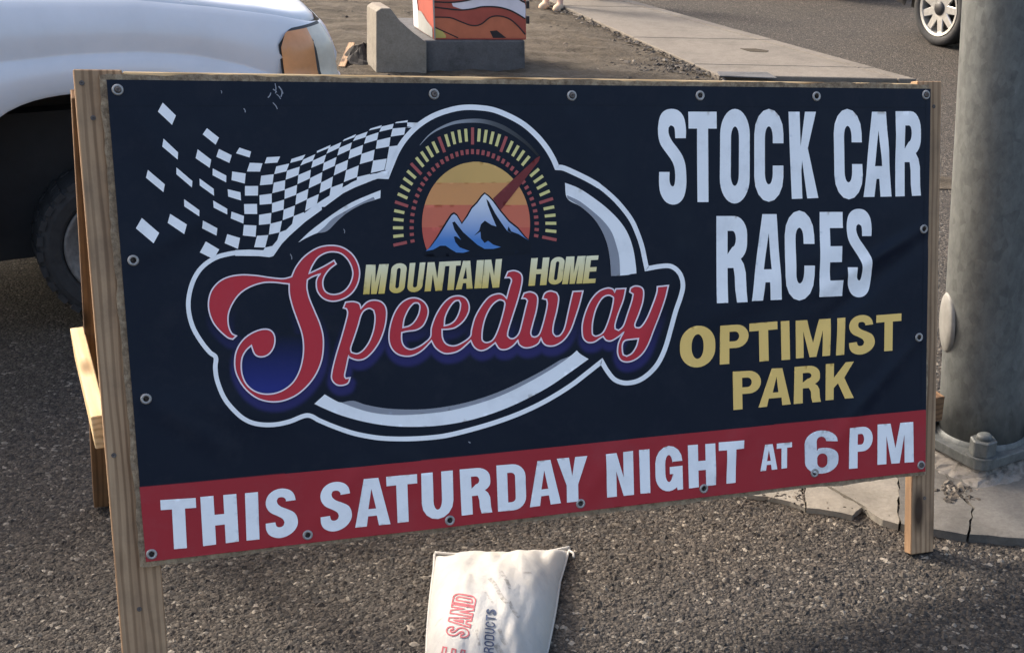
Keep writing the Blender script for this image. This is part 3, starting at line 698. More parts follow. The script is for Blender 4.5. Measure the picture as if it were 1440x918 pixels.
paints('flag_hem', [zC([(500, 630), (628, 600), (632, 618), (745, 575), (820, 560), (810, 612), (650, 664), (480, 732), (360, 792), (180, 925), (95, 925), (105, 900), (225, 835), (240, 735), (362, 690), (352, 752), (495, 690)]),
                   zC([(820, 328), (905, 318), (870, 400), (840, 470), (822, 560), (775, 562), (800, 445)]), zC([(1000, 90), (1115, 92), (1045, 140), (985, 142), (1040, 132), (998, 130)]),
                   zE([(752, 312), (885, 260), (890, 290), (1050, 180), (1110, 145), (1115, 230), (900, 385), (700, 562), (600, 665), (490, 825), (440, 840), (300, 825), (0, 822), (0, 750), (180, 742), (360, 750), (385, 715), (500, 690), (540, 620), (570, 520), (680, 480), (730, 420)])], M['white'], 4)
# silver crescents inside the outline
zr = Z(780, 220, 5.1); zl = Z(380, 140, 4.171); zb = Z(400, 480, 2.88)
paints('crescent', [smooth(zr([(70, 190), (170, 230), (290, 310), (400, 400), (480, 490), (530, 580), (560, 680), (575, 780), (580, 838), (540, 843), (510, 850), (397, 856), (390, 740), (370, 630), (330, 530), (270, 440), (180, 360), (85, 302)]), True, 4),
                   smooth(zl([(642, 532), (560, 565), (470, 605), (380, 660), (290, 725), (220, 780), (160, 838), (200, 815), (270, 783), (330, 770), (400, 702), (460, 655), (540, 612), (640, 578)]), True, 4),
                   smooth(zb([(160, 212), (200, 235), (228, 245), (275, 238), (330, 255), (420, 270), (540, 273), (650, 262), (760, 238), (870, 200), (980, 148), (1060, 105), (1110, 75), (1150, 60), (1180, 35), (1195, 50), (1228, 70), (1150, 125), (1060, 185), (950, 243), (850, 285), (740, 318), (630, 337), (530, 343), (430, 340), (330, 325), (230, 298), (160, 270), (118, 250)]), True, 4)], M['white'], 2)
paints('crescent_shade', [smooth(zr([(85, 280), (170, 320), (250, 380), (340, 460), (400, 540), (430, 620), (455, 720), (462, 855), (397, 856), (390, 740), (370, 630), (330, 530), (270, 440), (180, 360), (85, 302)]), True, 4),
                         smooth(zl([(600, 572), (530, 605), (440, 652), (360, 700), (315, 745), (270, 783), (330, 770), (400, 702), (460, 655), (540, 612), (610, 590)]), True, 4),
                         smooth(zb([(228, 245), (275, 238), (330, 255), (420, 270), (540, 273), (650, 262), (760, 238), (870, 200), (980, 148), (1060, 105), (1110, 75), (1148, 63), (1080, 108), (980, 165), (870, 218), (760, 255), (650, 280), (540, 292), (440, 295), (350, 285), (280, 265)]), True, 4)], M['grey_print'], 3)
# rev counter: sun disc with bands, mountains, ticks, needle
zg = Z(530, 140, 3.993)
disc = [(552+304*math.cos(a), 700-350*math.sin(a)) for a in np.linspace(R(-24), R(204), 70)]
def band(p):
    y = (p[:, 1]-140)*3.993; c = np.zeros((len(p), 3))
    st_ = [(0, (.58, .34, .11)), (468, (.60, .245, .095)), (592, (.52, .12, .075)), (718, (.44, .075, .06))]
    for y0, cc in st_: c[y >= y0] = cc
    return c
for i, (ya, yb, cc) in enumerate([(300, 468, (.70, .42, .14)), (468, 592, (.72, .32, .12)), (592, 718, (.66, .17, .10)), (718, 900, (.60, .12, .085))]):
    D = np.array(disc); yl = [p for p in disc if ya <= p[1] <= yb]
    xs = lambda y: 304*math.sqrt(max(0, 1-((700-y)/350)**2))
    pts = [(552-xs(y), y) for y in np.linspace(max(ya, 350.5), min(yb, 846), 14)]+[(552+xs(y), y) for y in np.linspace(min(yb, 846), max(ya, 350.5), 14)]
    mt = mat_print('sun band %d' % i, cc, .1); paint('sun_band', [zg(pts)], mt, 2)
ridge = [(262, 858), (290, 830), (330, 770), (380, 688), (410, 643), (428, 632), (447, 645), (473, 690), (500, 650), (525, 605), (555, 575), (580, 540), (600, 521), (625, 538), (650, 563), (690, 618), (740, 678), (790, 718), (830, 768), (856, 793)]
paint('mountain_backing', [zg(ridge+[(860, 860), (600, 880), (262, 880)])], M['ink'], 3)
mtn = [(268, 850), (295, 828), (338, 772), (387, 694), (414, 652), (428, 643), (443, 653), (472, 700), (505, 656), (530, 612), (560, 581), (585, 546), (601, 530), (622, 546), (646, 572), (686, 627), (736, 687), (786, 727), (826, 774), (850, 792), (830, 780), (790, 755), (750, 740), (735, 712), (728, 735), (757, 755), (725, 735), (700, 700), (660, 640), (625, 575), (610, 558), (617, 590), (640, 650), (667, 713), (640, 705), (602, 680), (580, 700), (570, 735), (540, 765), (577, 742), (580, 780), (600, 805), (620, 793), (650, 815), (692, 828), (650, 838), (600, 838), (560, 815), (520, 780), (480, 745), (432, 685), (418, 690), (430, 730), (467, 787), (440, 768), (427, 770), (435, 800), (460, 830), (515, 850), (480, 860), (440, 858), (410, 840), (380, 820), (350, 820), (310, 842)]
def mcol(p):
    y = (p[:, 1]-140)*3.993; t = np.clip((y-560)/230, 0, 1)[:, None]
    return np.array([.74, .78, .84])*(1-t)+np.array([.085, .23, .55])*t
paint('mountains', [zg(mtn)], M['grad'], 5, colfn=mcol, grid=.006)
paint('needle', [zg([(913, 318), (906, 345), (800, 482), (690, 622), (668, 590), (648, 556), (770, 440), (890, 330)])], M['needle'], 4)
def gp(a, rho):
    c, s_ = math.cos(R(a)), math.sin(R(a)); k = max(0, c) and (1-s_)
    return np.array([532+(414+(22*k if c > 0 else 0))*c*rho, 720-515*s_*rho-((25*k) if c > 0 else 0)])
ty, tr, td = [], [], []
for i in range(41):
    a = 190-5*i; maj = i % 5 == 0
    def tick(r0, r1, wdt):
        p0, p1 = gp(a, r0), gp(a, r1); d = (p1-p0)/np.linalg.norm(p1-p0); nn = np.array([-d[1], d[0]])*wdt/2
        return zg([p0-nn, p0+nn, p1+nn, p1-nn])
    if 36 < a < 44: td.append(tick(.80, .855, 18)); continue
    (tr if maj else ty).append(tick(.905 if maj else .94, 1.09 if maj else 1.08, 17 if maj else 17))
    td.append(tick(.80, .855, 17))
quads('gauge_tick', ty, M['yellow_print'], 2); quads('gauge_tick', tr, M['tick_red'], 2); quads('gauge_dot', td, M['tick_red'], 2)
hl = smooth(zg([(236, 258), (290, 200), (350, 162), (430, 132), (520, 121), (600, 125), (680, 148), (760, 190), (840, 250), (905, 318)]), False, 6)
hw = np.interp(np.linspace(0, 1, len(hl)), [0, .15, .45, .7, 1], [.4, 2.2, 5.5, 6.5, 3])
def hcol(p):
    t = np.clip((p[:, 0]-590)/170, 0, 1); d = np.interp(t, [0, .35, .6, 1], [.42, .30, .10, .018])
    return np.stack([d*.93, d*.97, d*1.05], 1)
strip('gauge_highlight', [(hl, hw, False)], M['grad'], 2, cols=hcol)
# script word
for o_ in script_o:
    hs = [h_ for h_ in script_h if inside([np.mean(h_, 0)], o_)[0]]
    paint('script_letter', [o_], M['red_print'], 4, hs)
    for q in [o_]+hs: strip('letter_edging', [(q, 2.0, True)], M['pink'], 6)

# ---- block lettering
def arc(cx, cy, rx, ry, a0, a1, n=8): return [(cx+rx*math.cos(R(a0+(a1-a0)*i/n)), cy-ry*math.sin(R(a0+(a1-a0)*i/n))) for i in range(n+1)]
def rrect(x0, y0, x1, y1, rx, ry): return arc(x1-rx, y0+ry, rx, ry, 0, 90)+arc(x0+rx, y0+ry, rx, ry, 90, 180)+arc(x0+rx, y1-ry, rx, ry, 180, 270)+arc(x1-rx, y1-ry, rx, ry, 270, 360)
S_narrow = [(183, 192), (183, 150), (175, 105), (155, 78), (128, 70), (100, 76), (80, 98), (71, 140), (72, 185), (82, 220), (105, 255), (125, 285), (137, 315), (141, 350), (139, 380), (132, 392), (122, 385), (117, 365), (117, 332), (74, 332), (74, 380), (80, 420), (98, 452), (125, 467), (155, 462), (177, 437), (187, 395), (188, 350), (183, 300), (170, 265), (150, 235), (130, 208), (118, 185), (113, 165), (114, 148), (122, 139), (132, 143), (138, 155), (140, 192)]
S_narrow = smooth([((x-70)/118, (y-70)/398) for x, y in S_narrow], True, 4, 60)
S_wide = [(880, 248), (872, 215), (850, 190), (810, 177), (765, 182), (730, 205), (714, 240), (718, 275), (740, 305), (775, 325), (805, 345), (815, 365), (808, 383), (790, 390), (772, 383), (765, 360), (712, 362), (716, 400), (735, 430), (775, 448), (820, 445), (862, 422), (886, 385), (885, 345), (868, 315), (835, 295), (800, 278), (780, 260), (775, 242), (782, 228), (798, 224), (815, 228), (825, 240), (825, 250)]
S_wide = smooth([((x-712)/175, (y-177)/271) for x, y in S_wide], True, 4, 60)
def glyph(ch, wx, wy, ry=.27, s='n'):
    """outline loops (outer list, hole list) in the unit box, y down"""
    iy = max(.05, ry-wy*.8); ix = .5-wx
    if ch == 'O': return [rrect(0, 0, 1, 1, .5, ry)], [rrect(wx, wy, 1-wx, 1-wy, ix, iy)]
    if ch == 'C':
        return [[(1, .37)]+[(1, ry)]+arc(.5, ry, .5, ry, 0, 180)+arc(.5, 1-ry, .5, ry, 180, 360)+[(1, .61), (1-wx, .61)]+arc(.5, 1-wy-iy, ix, iy, 360, 180)+arc(.5, wy+iy, ix, iy, 180, 0)+[(1-wx, .37)]], []
    if ch == 'G':
        return [[(1, .36), (1, ry)]+arc(.5, ry, .5, ry, 0, 180)+arc(.5, 1-ry, .5, ry, 180, 300)+[(.78, .93), (.80, 1), (1, 1), (1, .47), (.53, .47), (.53, .63), (.66, .63), (1-wx, .72)]+arc(.5, 1-wy-iy, ix, iy, 360, 180)+arc(.5, wy+iy, ix, iy, 180, 0)+[(1-wx, .36)]], []
    if ch == 'S': return [S_narrow if s == 'n' else S_wide], []
    if ch == 'T': return [[(0, 0), (1, 0), (1, wy), (.5+wx/2, wy), (.5+wx/2, 1), (.5-wx/2, 1), (.5-wx/2, wy), (0, wy)]], []
    if ch == 'I': return [[(0, 0), (1, 0), (1, 1), (0, 1)]], []
    if ch == 'K': return [[(0, 0), (wx, 0), (wx, .40), (1-wx*1.02, 0), (.99, 0), (.66, .42), (1, 1), (1-wx*1.05, 1), (.44, .56), (wx, .68), (wx, 1), (0, 1)]], []
    if ch == 'A': return [[(.5-wx*.62, 0), (.5+wx*.62, 0), (1, 1), (1-wx*.98, 1), (1-wx*1.12, .79), (wx*1.12, .79), (wx*.98, 1), (0, 1)]], [[(.5, .22), (.5+wx*.33, .64), (.5-wx*.33, .64)]]
    if ch == 'R': return [[(0, 0), (.58, 0)]+arc(.58, .22, .42, .22, 90, 0, 6)+[(1, .32)]+arc(.62, .32, .38, .20, 0, -62, 5)+[(.90, .56), (.96, .66), (.97, .88), (1, 1), (1-wx*.95, 1), (1-wx*1.08, .86), (1-wx*1.1, .70), (.56, .60), (wx, .60), (wx, 1), (0, 1)]], [[(wx, wy*.9), (.52, wy*.9)]+arc(.52, .265, max(.08, .48-wx), .265-wy*.9, 90, -90, 8)+[(wx, .44)]]
    if ch == 'P': return [[(0, 0), (.58, 0)]+arc(.58, .30, .42, .30, 90, -90, 12)+[(wx, .60), (wx, 1), (0, 1)]], [[(wx, wy*.85), (.52, wy*.85)]+arc(.52, .30, max(.08, .48-wx), .30-wy*.85, 90, -90, 8)+[(wx, .60-wy*.85)]]
    if ch == 'D': return [[(0, 0), (.55, 0)]+arc(.55, .28, .45, .28, 90, 0, 6)+arc(.55, .72, .45, .28, 0, -90, 6)+[(0, 1)]], [[(wx, wy*.9), (.48, wy*.9)]+arc(.48, .27, .52-wx, .27-wy*.9, 90, 0, 6)+arc(.48, .73, .52-wx, .27-wy*.9, 0, -90, 6)+[(wx, 1-wy*.9)]]
    if ch == 'E': return [[(0, 0), (1, 0), (1, wy), (wx, wy), (wx, .5-wy*.5), (.96, .5-wy*.5), (.96, .5+wy*.5), (wx, .5+wy*.5), (wx, 1-wy), (1, 1-wy), (1, 1), (0, 1)]], []
    if ch == 'H': return [[(0, 0), (wx, 0), (wx, .5-wy*.55), (1-wx, .5-wy*.55), (1-wx, 0), (1, 0), (1, 1), (1-wx, 1), (1-wx, .5+wy*.55), (wx, .5+wy*.55), (wx, 1), (0, 1)]], []
    if ch == 'M': return [[(0, 0), (wx*1.45, 0), (.5, .62), (1-wx*1.45, 0), (1, 0), (1, 1), (1-wx, 1), (1-wx, .30), (.5+wx*.45, 1), (.5-wx*.45, 1), (wx, .30), (wx, 1), (0, 1)]], []
    if ch == 'N': return [[(0, 0), (wx*1.05, 0), (1-wx, .58), (1-wx, 0), (1, 0), (1, 1), (1-wx*1.05, 1), (wx, .42), (wx, 1), (0, 1)]], []
    if ch == 'U': return [[(0, 0), (wx, 0), (wx, 1-wy-iy)]+arc(.5, 1-wy-iy, ix, iy, 180, 360)+[(1-wx, 0), (1, 0)]+arc(.5, 1-ry, .5, ry, 360, 180)], []
    if ch == 'Y': return [[(0, 0), (wx*1.08, 0), (.5, .42), (1-wx*1.08, 0), (1, 0), (.5+wx/2, .62), (.5+wx/2, 1), (.5-wx/2, 1), (.5-wx/2, .62)]], []
    if ch == '6': return [[(.97, .27)]+arc(.5, .25, .47, .25, 0, 90, 6)+arc(.5, .30, .5, .30, 90, 180, 6)+arc(.5, .72, .5, .28, 180, 360, 12)+arc(.56, .62, .44, .22, 0, 110, 7)+[(.36, .47), (.36, .30)]+arc(.5, .25, .14, .11, 180, 0, 6)], [rrect(.36, .53, .66, .86, .15, .12)]
def lettering(name, items, mat, layer, wx, wy, ry=.27, s='n', over=None, colfn=None, grid=.011):
    for ch, zf, q in items:
        q = np.array(zf(q)); ww = wx.get(ch, wx['*']) if isinstance(wx, dict) else wx
        o, h = glyph(ch, ww, wy, ry, s)
        def pm(lp):
            r = []
            for i in range(len(lp)):           # split long edges so the letter follows the folds
                a, b = np.array(lp[i]), np.array(lp[(i+1) % len(lp)]); k = max(1, int(np.linalg.norm(b-a)/.2))
                for j in range(k):
                    x, y = a+(b-a)*j/k; r.append(tuple((1-x)*(1-y)*q[0]+x*(1-y)*q[1]+x*y*q[2]+(1-x)*y*q[3]))
            return r
        paint('letter', [pm(l) for l in o], M['worn'] if ch == '6' else mat, layer, [pm(l) for l in h], colfn, grid)
z1 = Z(900, 130, 2.962)
def bx(x0, y0, x1, y1): return [(x0, y0), (x1, y0), (x1, y1), (x0, y1)]
lettering('headline_lettering', [('S', z1, bx(70, 70, 188, 468)), ('T', z1, [(193, 82), (312, 82), (317, 457), (199, 457)]), ('O', z1, bx(327, 70, 451, 463)), ('C', z1, bx(470, 70, 592, 456)),
    ('K', z1, [(612, 82), (727, 82), (737, 440), (627, 444)]), ('C', z1, [(798, 70), (915, 70), (918, 446), (804, 446)]), ('A', z1, [(930, 82), (1046, 82), (1038, 434), (921, 436)]), ('R', z1, [(1056, 80), (1160, 80), (1162, 430), (1054, 434)])],
    M['white'], 2, {'*': .365, 'T': .39, 'K': .40, 'A': .40}, .187)
lettering('subhead_lettering', [('R', z1, [(314, 515), (443, 515), (441, 872), (315, 877)]), ('A', z1, [(471, 507), (597, 507), (585, 862), (459, 868)]), ('C', z1, bx(597, 492, 718, 866)), ('E', z1, [(742, 498), (836, 498), (836, 847), (738, 851)]), ('S', z1, bx(851, 485, 958, 853))],
    M['white'], 2, {'*': .365, 'E': .44, 'A': .38}, .19)
z2 = Z(930, 420, 3.4)
lettering('venue_lettering', [('O', z2, [(86, 134), (253, 122), (256, 320), (86, 334)]), ('P', z2, [(276, 128), (412, 119), (412, 302), (276, 314)]), ('T', z2, [(415, 118), (549, 107), (552, 291), (418, 303)]), ('I', z2, [(565, 107), (606, 104), (609, 289), (568, 292)]),
    ('M', z2, [(636, 104), (805, 94), (800, 270), (637, 284)]), ('I', z2, [(835, 92), (872, 89), (867, 266), (828, 270)]), ('S', z2, [(888, 82), (1008, 72), (1014, 257), (890, 270)]), ('T', z2, [(1020, 78), (1141, 69), (1138, 243), (1018, 253)]),
    ('P', z2, [(337, 347), (470, 340), (472, 518), (340, 530)]), ('A', z2, [(471, 333), (622, 328), (612, 502), (459, 518)]), ('R', z2, [(630, 324), (750, 315), (757, 490), (626, 501)]), ('K', z2, [(780, 311), (915, 298), (914, 472), (779, 484)])],
    M['gold'], 2, {'*': .33, 'M': .225, 'A': .27, 'K': .29}, .205, .44, 's')
z3 = Z(190, 640, 3.892); z3b = Z(530, 590, 3.789); z3c = Z(860, 570, 3.13)
lettering('date_lettering', [('T', z3, [(136, 241), (329, 228), (343, 497), (150, 514)]), ('H', z3, [(354, 223), (551, 206), (565, 466), (370, 492)]), ('I', z3, [(598, 203), (669, 196), (678, 455), (607, 461)]), ('S', z3, [(710, 186), (880, 170), (890, 436), (712, 454)]),
    ('S', z3, [(1008, 150), (1176, 132), (1184, 398), (1012, 420)]), ('A', z3, [(1190, 130), (1383, 114), (1393, 371), (1201, 391)]),
    ('T', z3b, [(45, 300), (207, 284), (216, 531), (54, 551)]), ('U', z3b, [(229, 281), (398, 265), (403, 512), (236, 534)]), ('R', z3b, [(434, 260), (592, 246), (608, 487), (445, 505)]), ('D', z3b, [(629, 239), (783, 227), (790, 470), (638, 484)]), ('A', z3b, [(800, 221), (967, 205), (975, 440), (808, 461)]), ('Y', z3b, [(952, 204), (1115, 189), (1120, 425), (955, 443)]),
    ('N', z3b, [(1213, 180), (1360, 163), (1364, 396), (1221, 411)]), ('I', z3c, [(117, 194), (163, 190), (166, 382), (122, 385)]), ('G', z3c, [(188, 182), (306, 170), (310, 366), (190, 382)]), ('H', z3c, [(331, 173), (451, 164), (453, 346), (336, 362)]), ('T', z3c, [(466, 160), (577, 150), (575, 333), (464, 345)]),
    ('A', z3c, [(648, 172), (727, 166), (725, 278), (650, 287)]), ('T', z3c, [(722, 166), (789, 159), (789, 270), (722, 279)]), ('6', z3c, [(843, 112), (990, 103), (994, 292), (848, 303)]), ('P', z3c, [(1041, 97), (1146, 88), (1143, 268), (1040, 277)]), ('M', z3c, [(1166, 82), (1320, 70), (1323, 246), (1165, 259)])],
    M['white'], 3, {'*': .365, 'M': .25, 'A': .335, 'Y': .37, 'S': .3}, .20, .36, 's')
zh = z6
def gcol(p):
    y0 = 372+(p[:, 0]-513)*-.034; t = np.clip((p[:, 1]-y0)/40, 0, 1)[:, None]
    return np.array([.92, .85, .56])*(1-t)+np.array([.76, .55, .13])*t
lettering('town_lettering', [('M', z5, [(307, 134), (440, 129), (415, 302), (289, 307)]), ('O', z5, [(458, 127), (549, 123), (530, 297), (440, 302)]), ('U', z5, [(563, 124), (655, 120), (633, 291), (546, 297)]), ('N', z5, [(668, 120), (775, 115), (752, 285), (650, 290)]), ('T', z5, [(772, 115), (864, 111), (847, 279), (758, 284)]), ('A', z5, [(850, 112), (945, 109), (932, 273), (832, 279)]), ('I', z5, [(958, 108), (1000, 106), (984, 271), (942, 273)]), ('N', z5, [(1004, 106), (1106, 100), (1088, 267), (986, 272)]),
    ('H', z6, [(234, 96), (340, 91), (322, 252), (217, 258)]), ('O', z6, [(352, 90), (432, 87), (412, 247), (330, 252)]), ('M', z6, [(438, 87), (552, 82), (530, 243), (413, 248)]), ('E', z6, [(556, 83), (627, 79), (607, 240), (533, 244)])],
    M['grad'], 2, {'*': .36, 'M': .29, 'O': .38, 'A': .36, 'E': .42, 'T': .42}, .16, .2, 'n', colfn=gcol, grid=.01)

# scuffs: bits of torn vinyl and paint flecks
fr = []
for (u, v, l, a, wd) in [(386, 118, 14, 88, 1.6), (391, 122, 12, 60, 2.2), (380, 131, 8, 120, 2.0), (388, 133, 9, 50, 1.4), (395, 128, 9, 95, 1.8), (383, 126, 7, 40, 1.6), (383, 145, 11, 55, 1.6), (342, 153, 6, 70, 1.6), (482, 322, 6, 80, 1.2), (407, 357, 8, 75, 1.4), (310, 128, 4, 80, 1.2), (657, 620, 3, 40, 1.8)]:
    fr.append((smooth([(u, v), (u+l*.5*math.cos(R(a))+1, v+l*.5*math.sin(R(a))), (u+l*math.cos(R(a)), v+l*math.sin(R(a)))], False, 3), wd*.8, False))
strip('scuff', fr, M['grey_print'], 3)['kind'] = 'stuff'
strip('hem_stitching', [(smooth([(152, 150), (400, 149), (560, 148), (700, 147), (1000, 150), (1302, 152)], False, 30), .8, False), (smooth([(1299.5, 130), (1297, 300), (1295, 440), (1293, 572)], False, 40), 1.0, False)], M['ink'], 1)
# grommets with their screws
GR = [(165, 127, 1), (609, 133, 1), (803, 135, 1), (982, 135, 0), (1146, 136, 0), (1299, 134, 1), (187, 366, 0), (205, 560, 0), (213, 778, 0), (1296, 322, 0), (1290, 474, 0), (1293, 653, 1), (432, 751, 0), (631, 730, 0), (815, 707, 0), (988, 686, 0), (1144, 664, 0)]
for u, v, scr in GR:
    s_, t_ = brd(u, v); c = B3(np.array([[s_, t_]]), 2)[0]
    ro = .0140 if u < 500 else .0145; ri = ro*.50
    pr = [(ri*.98, -.001), (ri, .0012), ((ro+ri)/2, .0030), (ro*.93, .0018), (ro, -.0005)]
    V, Fc = lathe(pr, c, bN, 24); Fc = [q for q in Fc if len(q) == 4]; n1 = len(Fc)
    V2, F2 = lathe([(1e-6, .0004), (ri, .0004)], c, bN, 24); F2 = [q for q in F2]
    V, Fc = join((V, Fc), (V2, F2)); n2 = len(Fc)
    if scr:
        V3, F3 = lathe([(ri*1.1, .002), (ri*1.05, .0042), (ri*.5, .0052), (ri*.3, .0030), (1e-6, .0028)], c+bX*.001, bN, 14); V, Fc = join((V, Fc), (V3, F3))
    fm = [0]*n1+[1]*(n2-n1)+[2]*(len(Fc)-n2)
    mk('grommet', V, Fc, [M['steel'], M['rust'], M['rust']], banner, smooth=True, fmat=fm)

# ================================================================== THE SANDBAG
bagr = empty('sandbag', (*gnd(690, 860)[:2], 0)); tag(bagr, 'white woven sandbag with faded red and blue lettering lying under the sign', 'sandbag')
# outline on the ground: far seam corners, near end runs out below the frame
fl_, fr2 = gnd(613, 778, .02), gnd(792, 776, .02); nl, nr = gnd(600, 1010, .02), gnd(744, 1012, .02)
def bagpt(a, b, lift=0.):
    """a across 0..1, b along 0 (far seam)..1"""
    P = (1-a)*(1-b)*fl_+a*(1-b)*fr2+a*b*nr+(1-a)*b*nl
    side = (nr-nl+fr2-fl_); side = side/np.linalg.norm(side); ln_ = (nl-fl_)/np.linalg.norm(nl-fl_)
    pin = .012*math.sin(math.pi*b)*(2*a-1)          # waist bulges out / corners pull into ears
    P = P+side*pin+ln_*.016*math.sin(math.pi*a)*(1-b)**6
    ea = max(0, 1-((1-a)**2+b**2)**.5/.20); P = P+side*.022*ea-ln_*.030*ea          # right far ear
    eb = max(0, 1-(a**2+b**2)**.5/.10); P = P-side*.004*eb-ln_*.004*eb
    ca = 1-abs(2*a-1)**3.2; cb = 1-abs(2*b-1)**4.5
    cb2 = (1-(1-2*b)**2)**.85 if b < .5 else 1-abs(2*b-1)**4.5
    h = .140*max(0, ca)**.70*max(0, cb2)**.80
    h += .006*math.sin(a*9+b*5)*ca*cb+.004*math.sin(a*21-b*13+1)*ca*cb+.012*math.exp(-((a-.93)**2+(b-.09)**2)/.006)
    q_ = Vector((a*5.5, b*5.0, 0)); h += (.0075*abs(mnoise.noise(q_))+.0045*mnoise.noise(Vector((a*13+b*3, b*7-a*2, 4))))*min(1, ca*cb*3)
    h += .004*math.sin((a-1.05)*60*math.atan2(b+.02, 1.05-a))*math.exp(-((1-a)**2+b*b)/.05)*min(1, cb*4)
    h -= .010*math.exp(-((a-.10-.3*b)**2)/.002)*math.exp(-b*7)
    return P, h+lift
nA, nB = 110, 140; V = []; Fc = []
for j in range(nB+1):
    for i in range(nA+1):
        P, h = bagpt(i/nA, j/nB); V.append((P[0], P[1], .012+h))
idx = np.arange((nA+1)*(nB+1)).reshape(nB+1, nA+1)
Fc = np.stack([idx[:-1, :-1], idx[1:, :-1], idx[1:, 1:], idx[:-1, 1:]], -1).reshape(-1, 4).tolist()
k0 = len(V)
for j in range(nB+1):
    for i in range(nA+1):
        P, h = bagpt(i/nA, j/nB); V.append((P[0], P[1], .010-min(.008, h*.2)))
Fc += (np.stack([idx[:-1, :-1], idx[:-1, 1:], idx[1:, 1:], idx[1:, :-1]], -1).reshape(-1, 4)+k0).tolist()
ring = list(idx[0, :])+list(idx[1:, -1])+list(idx[-1, -2::-1])+list(idx[-2:0:-1, 0])
Fc += [(ring[i], ring[(i+1) % len(ring)], ring[(i+1) % len(ring)]+k0, ring[i]+k0) for i in range(len(ring))]
mk('sack', V, Fc, M['bag'], bagr, smooth=True)
# seam along the far end and loose threads
sm = []
def tube(pts, r, n=6):
    P = np.array(pts, float); V, Fc = [], []
    for i in range(len(P)):
        t = P[min(i+1, len(P)-1)]-P[max(i-1, 0)]; t /= np.linalg.norm(t)+1e-9
        a = np.cross(t, EZ if abs(t[2]) < .9 else EX); a /= np.linalg.norm(a); b = np.cross(t, a); rr = r if np.isscalar(r) else r[i]
        for k in range(n): V.append(P[i]+(a*math.cos(6.283*k/n)+b*math.sin(6.283*k/n))*rr)
    for i in range(len(P)-1):
        for k in range(n): Fc.append((i*n+k, i*n+(k+1) % n, (i+1)*n+(k+1) % n, (i+1)*n+k))
    Fc += [tuple(range(n))[::-1], tuple((len(P)-1)*n+k for k in range(n))]
    return V, Fc
pts = [np.array([*bagpt(a, .0)[0][:2], .020]) for a in np.linspace(0, 1, 40)]
mk('seam', *tube(pts, .006), M['bag'], bagr, smooth=True)
pts = [np.array([*bagpt(1, b)[0][:2], .016]) for b in np.linspace(0, 1, 60)]
mk('seam', *tube(pts, .0045), M['bag'], bagr, smooth=True)
pts = [np.array([*bagpt(0, b)[0][:2], .016]) for b in np.linspace(0, 1, 60)]
mk('seam', *tube(pts, .0045), M['bag'], bagr, smooth=True)
for q in ([(768, 852), (773, 855), (776, 860)], [(764, 880), (768, 878), (767, 884)], [(800, 774), (806, 777), (807, 783)]):
    mk('loose_thread', *tube([gnd(*p, .02) for p in q], .004), M['bag'], bagr, smooth=True)
# printing on the bag: words run along its length, read from the near end
def px2bag(u, v):                              # invert by search on the curved top
    best = None
    for _ in range(1): pass
    lo = np.array([.5, .3])
    def err(ab):
        P, h = bagpt(*ab); Q = np.array([P[0], P[1], .012+h])-CAM; c = RM @ Q
        return np.array([CX+F*c[0]/c[2]-u, CY+F*c[1]/c[2]-v])
    ab = lo
    for _ in range(12):
        e = err(ab); J = np.array([(err(ab+d)-e)/1e-3 for d in (np.array([1e-3, 0]), np.array([0, 1e-3]))]).T
        ab = np.clip(ab-np.linalg.solve(J, e)*.9, -.02, 1.0)
    return ab
def bagword(name, word, base0, base1, hgt, mat, outline, wx):
    """base0 -> base1: reading direction along the bag in picture pixels; hgt: letter height vector in pixels"""
    Vs, Fs = [], []; b0, b1, hv = map(np.array, (base0, base1, hgt)); n = len(word); adv = (b1-b0)/n
    for i, ch in enumerate(word):
        if ch == ' ': continue
        o, h = glyph(ch, wx, .16, .36, 's')
        def sub(lp):
            r = []
            for i in range(len(lp)):
                a, b = np.array(lp[i]), np.array(lp[(i+1) % len(lp)]); k = max(1, int(np.linalg.norm(b-a)/.07)); r += [tuple(a+(b-a)*j/k) for j in range(k)]
            return r
        o = [sub(l) for l in o]; h = [sub(l) for l in h]; loops = o+h
        o2 = b0+adv*(i+.08)
        def pm(p): return o2+adv*.84*p[0]+hv*(1-p[1])
        if outline:
            for lp in loops:
                q = [pm(p) for p in lp]; v, f = ribbon(q, 1.9, True); k = len(Vs); Vs += [tuple(a) for a in v]; Fs += [[t+k for t in ff] for ff in f]
        else:
            v, f = triangulate([[tuple(pm(p)) for p in l] for l in o], [[tuple(pm(p)) for p in l] for l in h], 5); k = len(Vs); Vs += [tuple(a) for a in v]; Fs += [[int(t)+k for t in ff] for ff in f]
    W = []
    for u, v in Vs:
        a, b = px2bag(u, v); P, h = bagpt(a, b); W.append((P[0], P[1], .0142+h))
    return mk(name, W, Fs, mat, bagr, smooth=True)
def mat_smudge():
    mt, nt, bs = newmat('grimy smear'); v = coord(nt); n1 = noise(nt, v, 70, 8, .75)
    bs.inputs['Base Color'].default_value = (.06, .057, .055, 1); bs.inputs['Roughness'].default_value = .9
    L(nt, ramp(nt, n1, [(.42, (0, 0, 0)), (.68, (.48, .48, .48))]), bs.inputs['Alpha']); return mt
M['smudge'] = mat_smudge()
Vs, Fs = [], []
for pts, wd_ in [([(688, 812), (697, 824), (706, 840), (714, 848)], 6), ([(704, 803), (712, 815), (718, 828)], 5), ([(682, 832), (689, 842), (694, 849)], 3), ([(735, 805), (748, 805)], 3), ([(670, 884), (672, 895), (674, 908)], 3.5), ([(702, 884), (706, 897), (712, 906)], 6), ([(716, 846), (722, 858), (730, 868)], 5), ([(697, 905), (702, 914), (708, 922)], 8)]:
    v, f = ribbon(smooth(pts, False, 4), wd_); k = len(Vs); Vs += [tuple(a) for a in v]; Fs += [[t+k for t in q] for q in f]
W = []
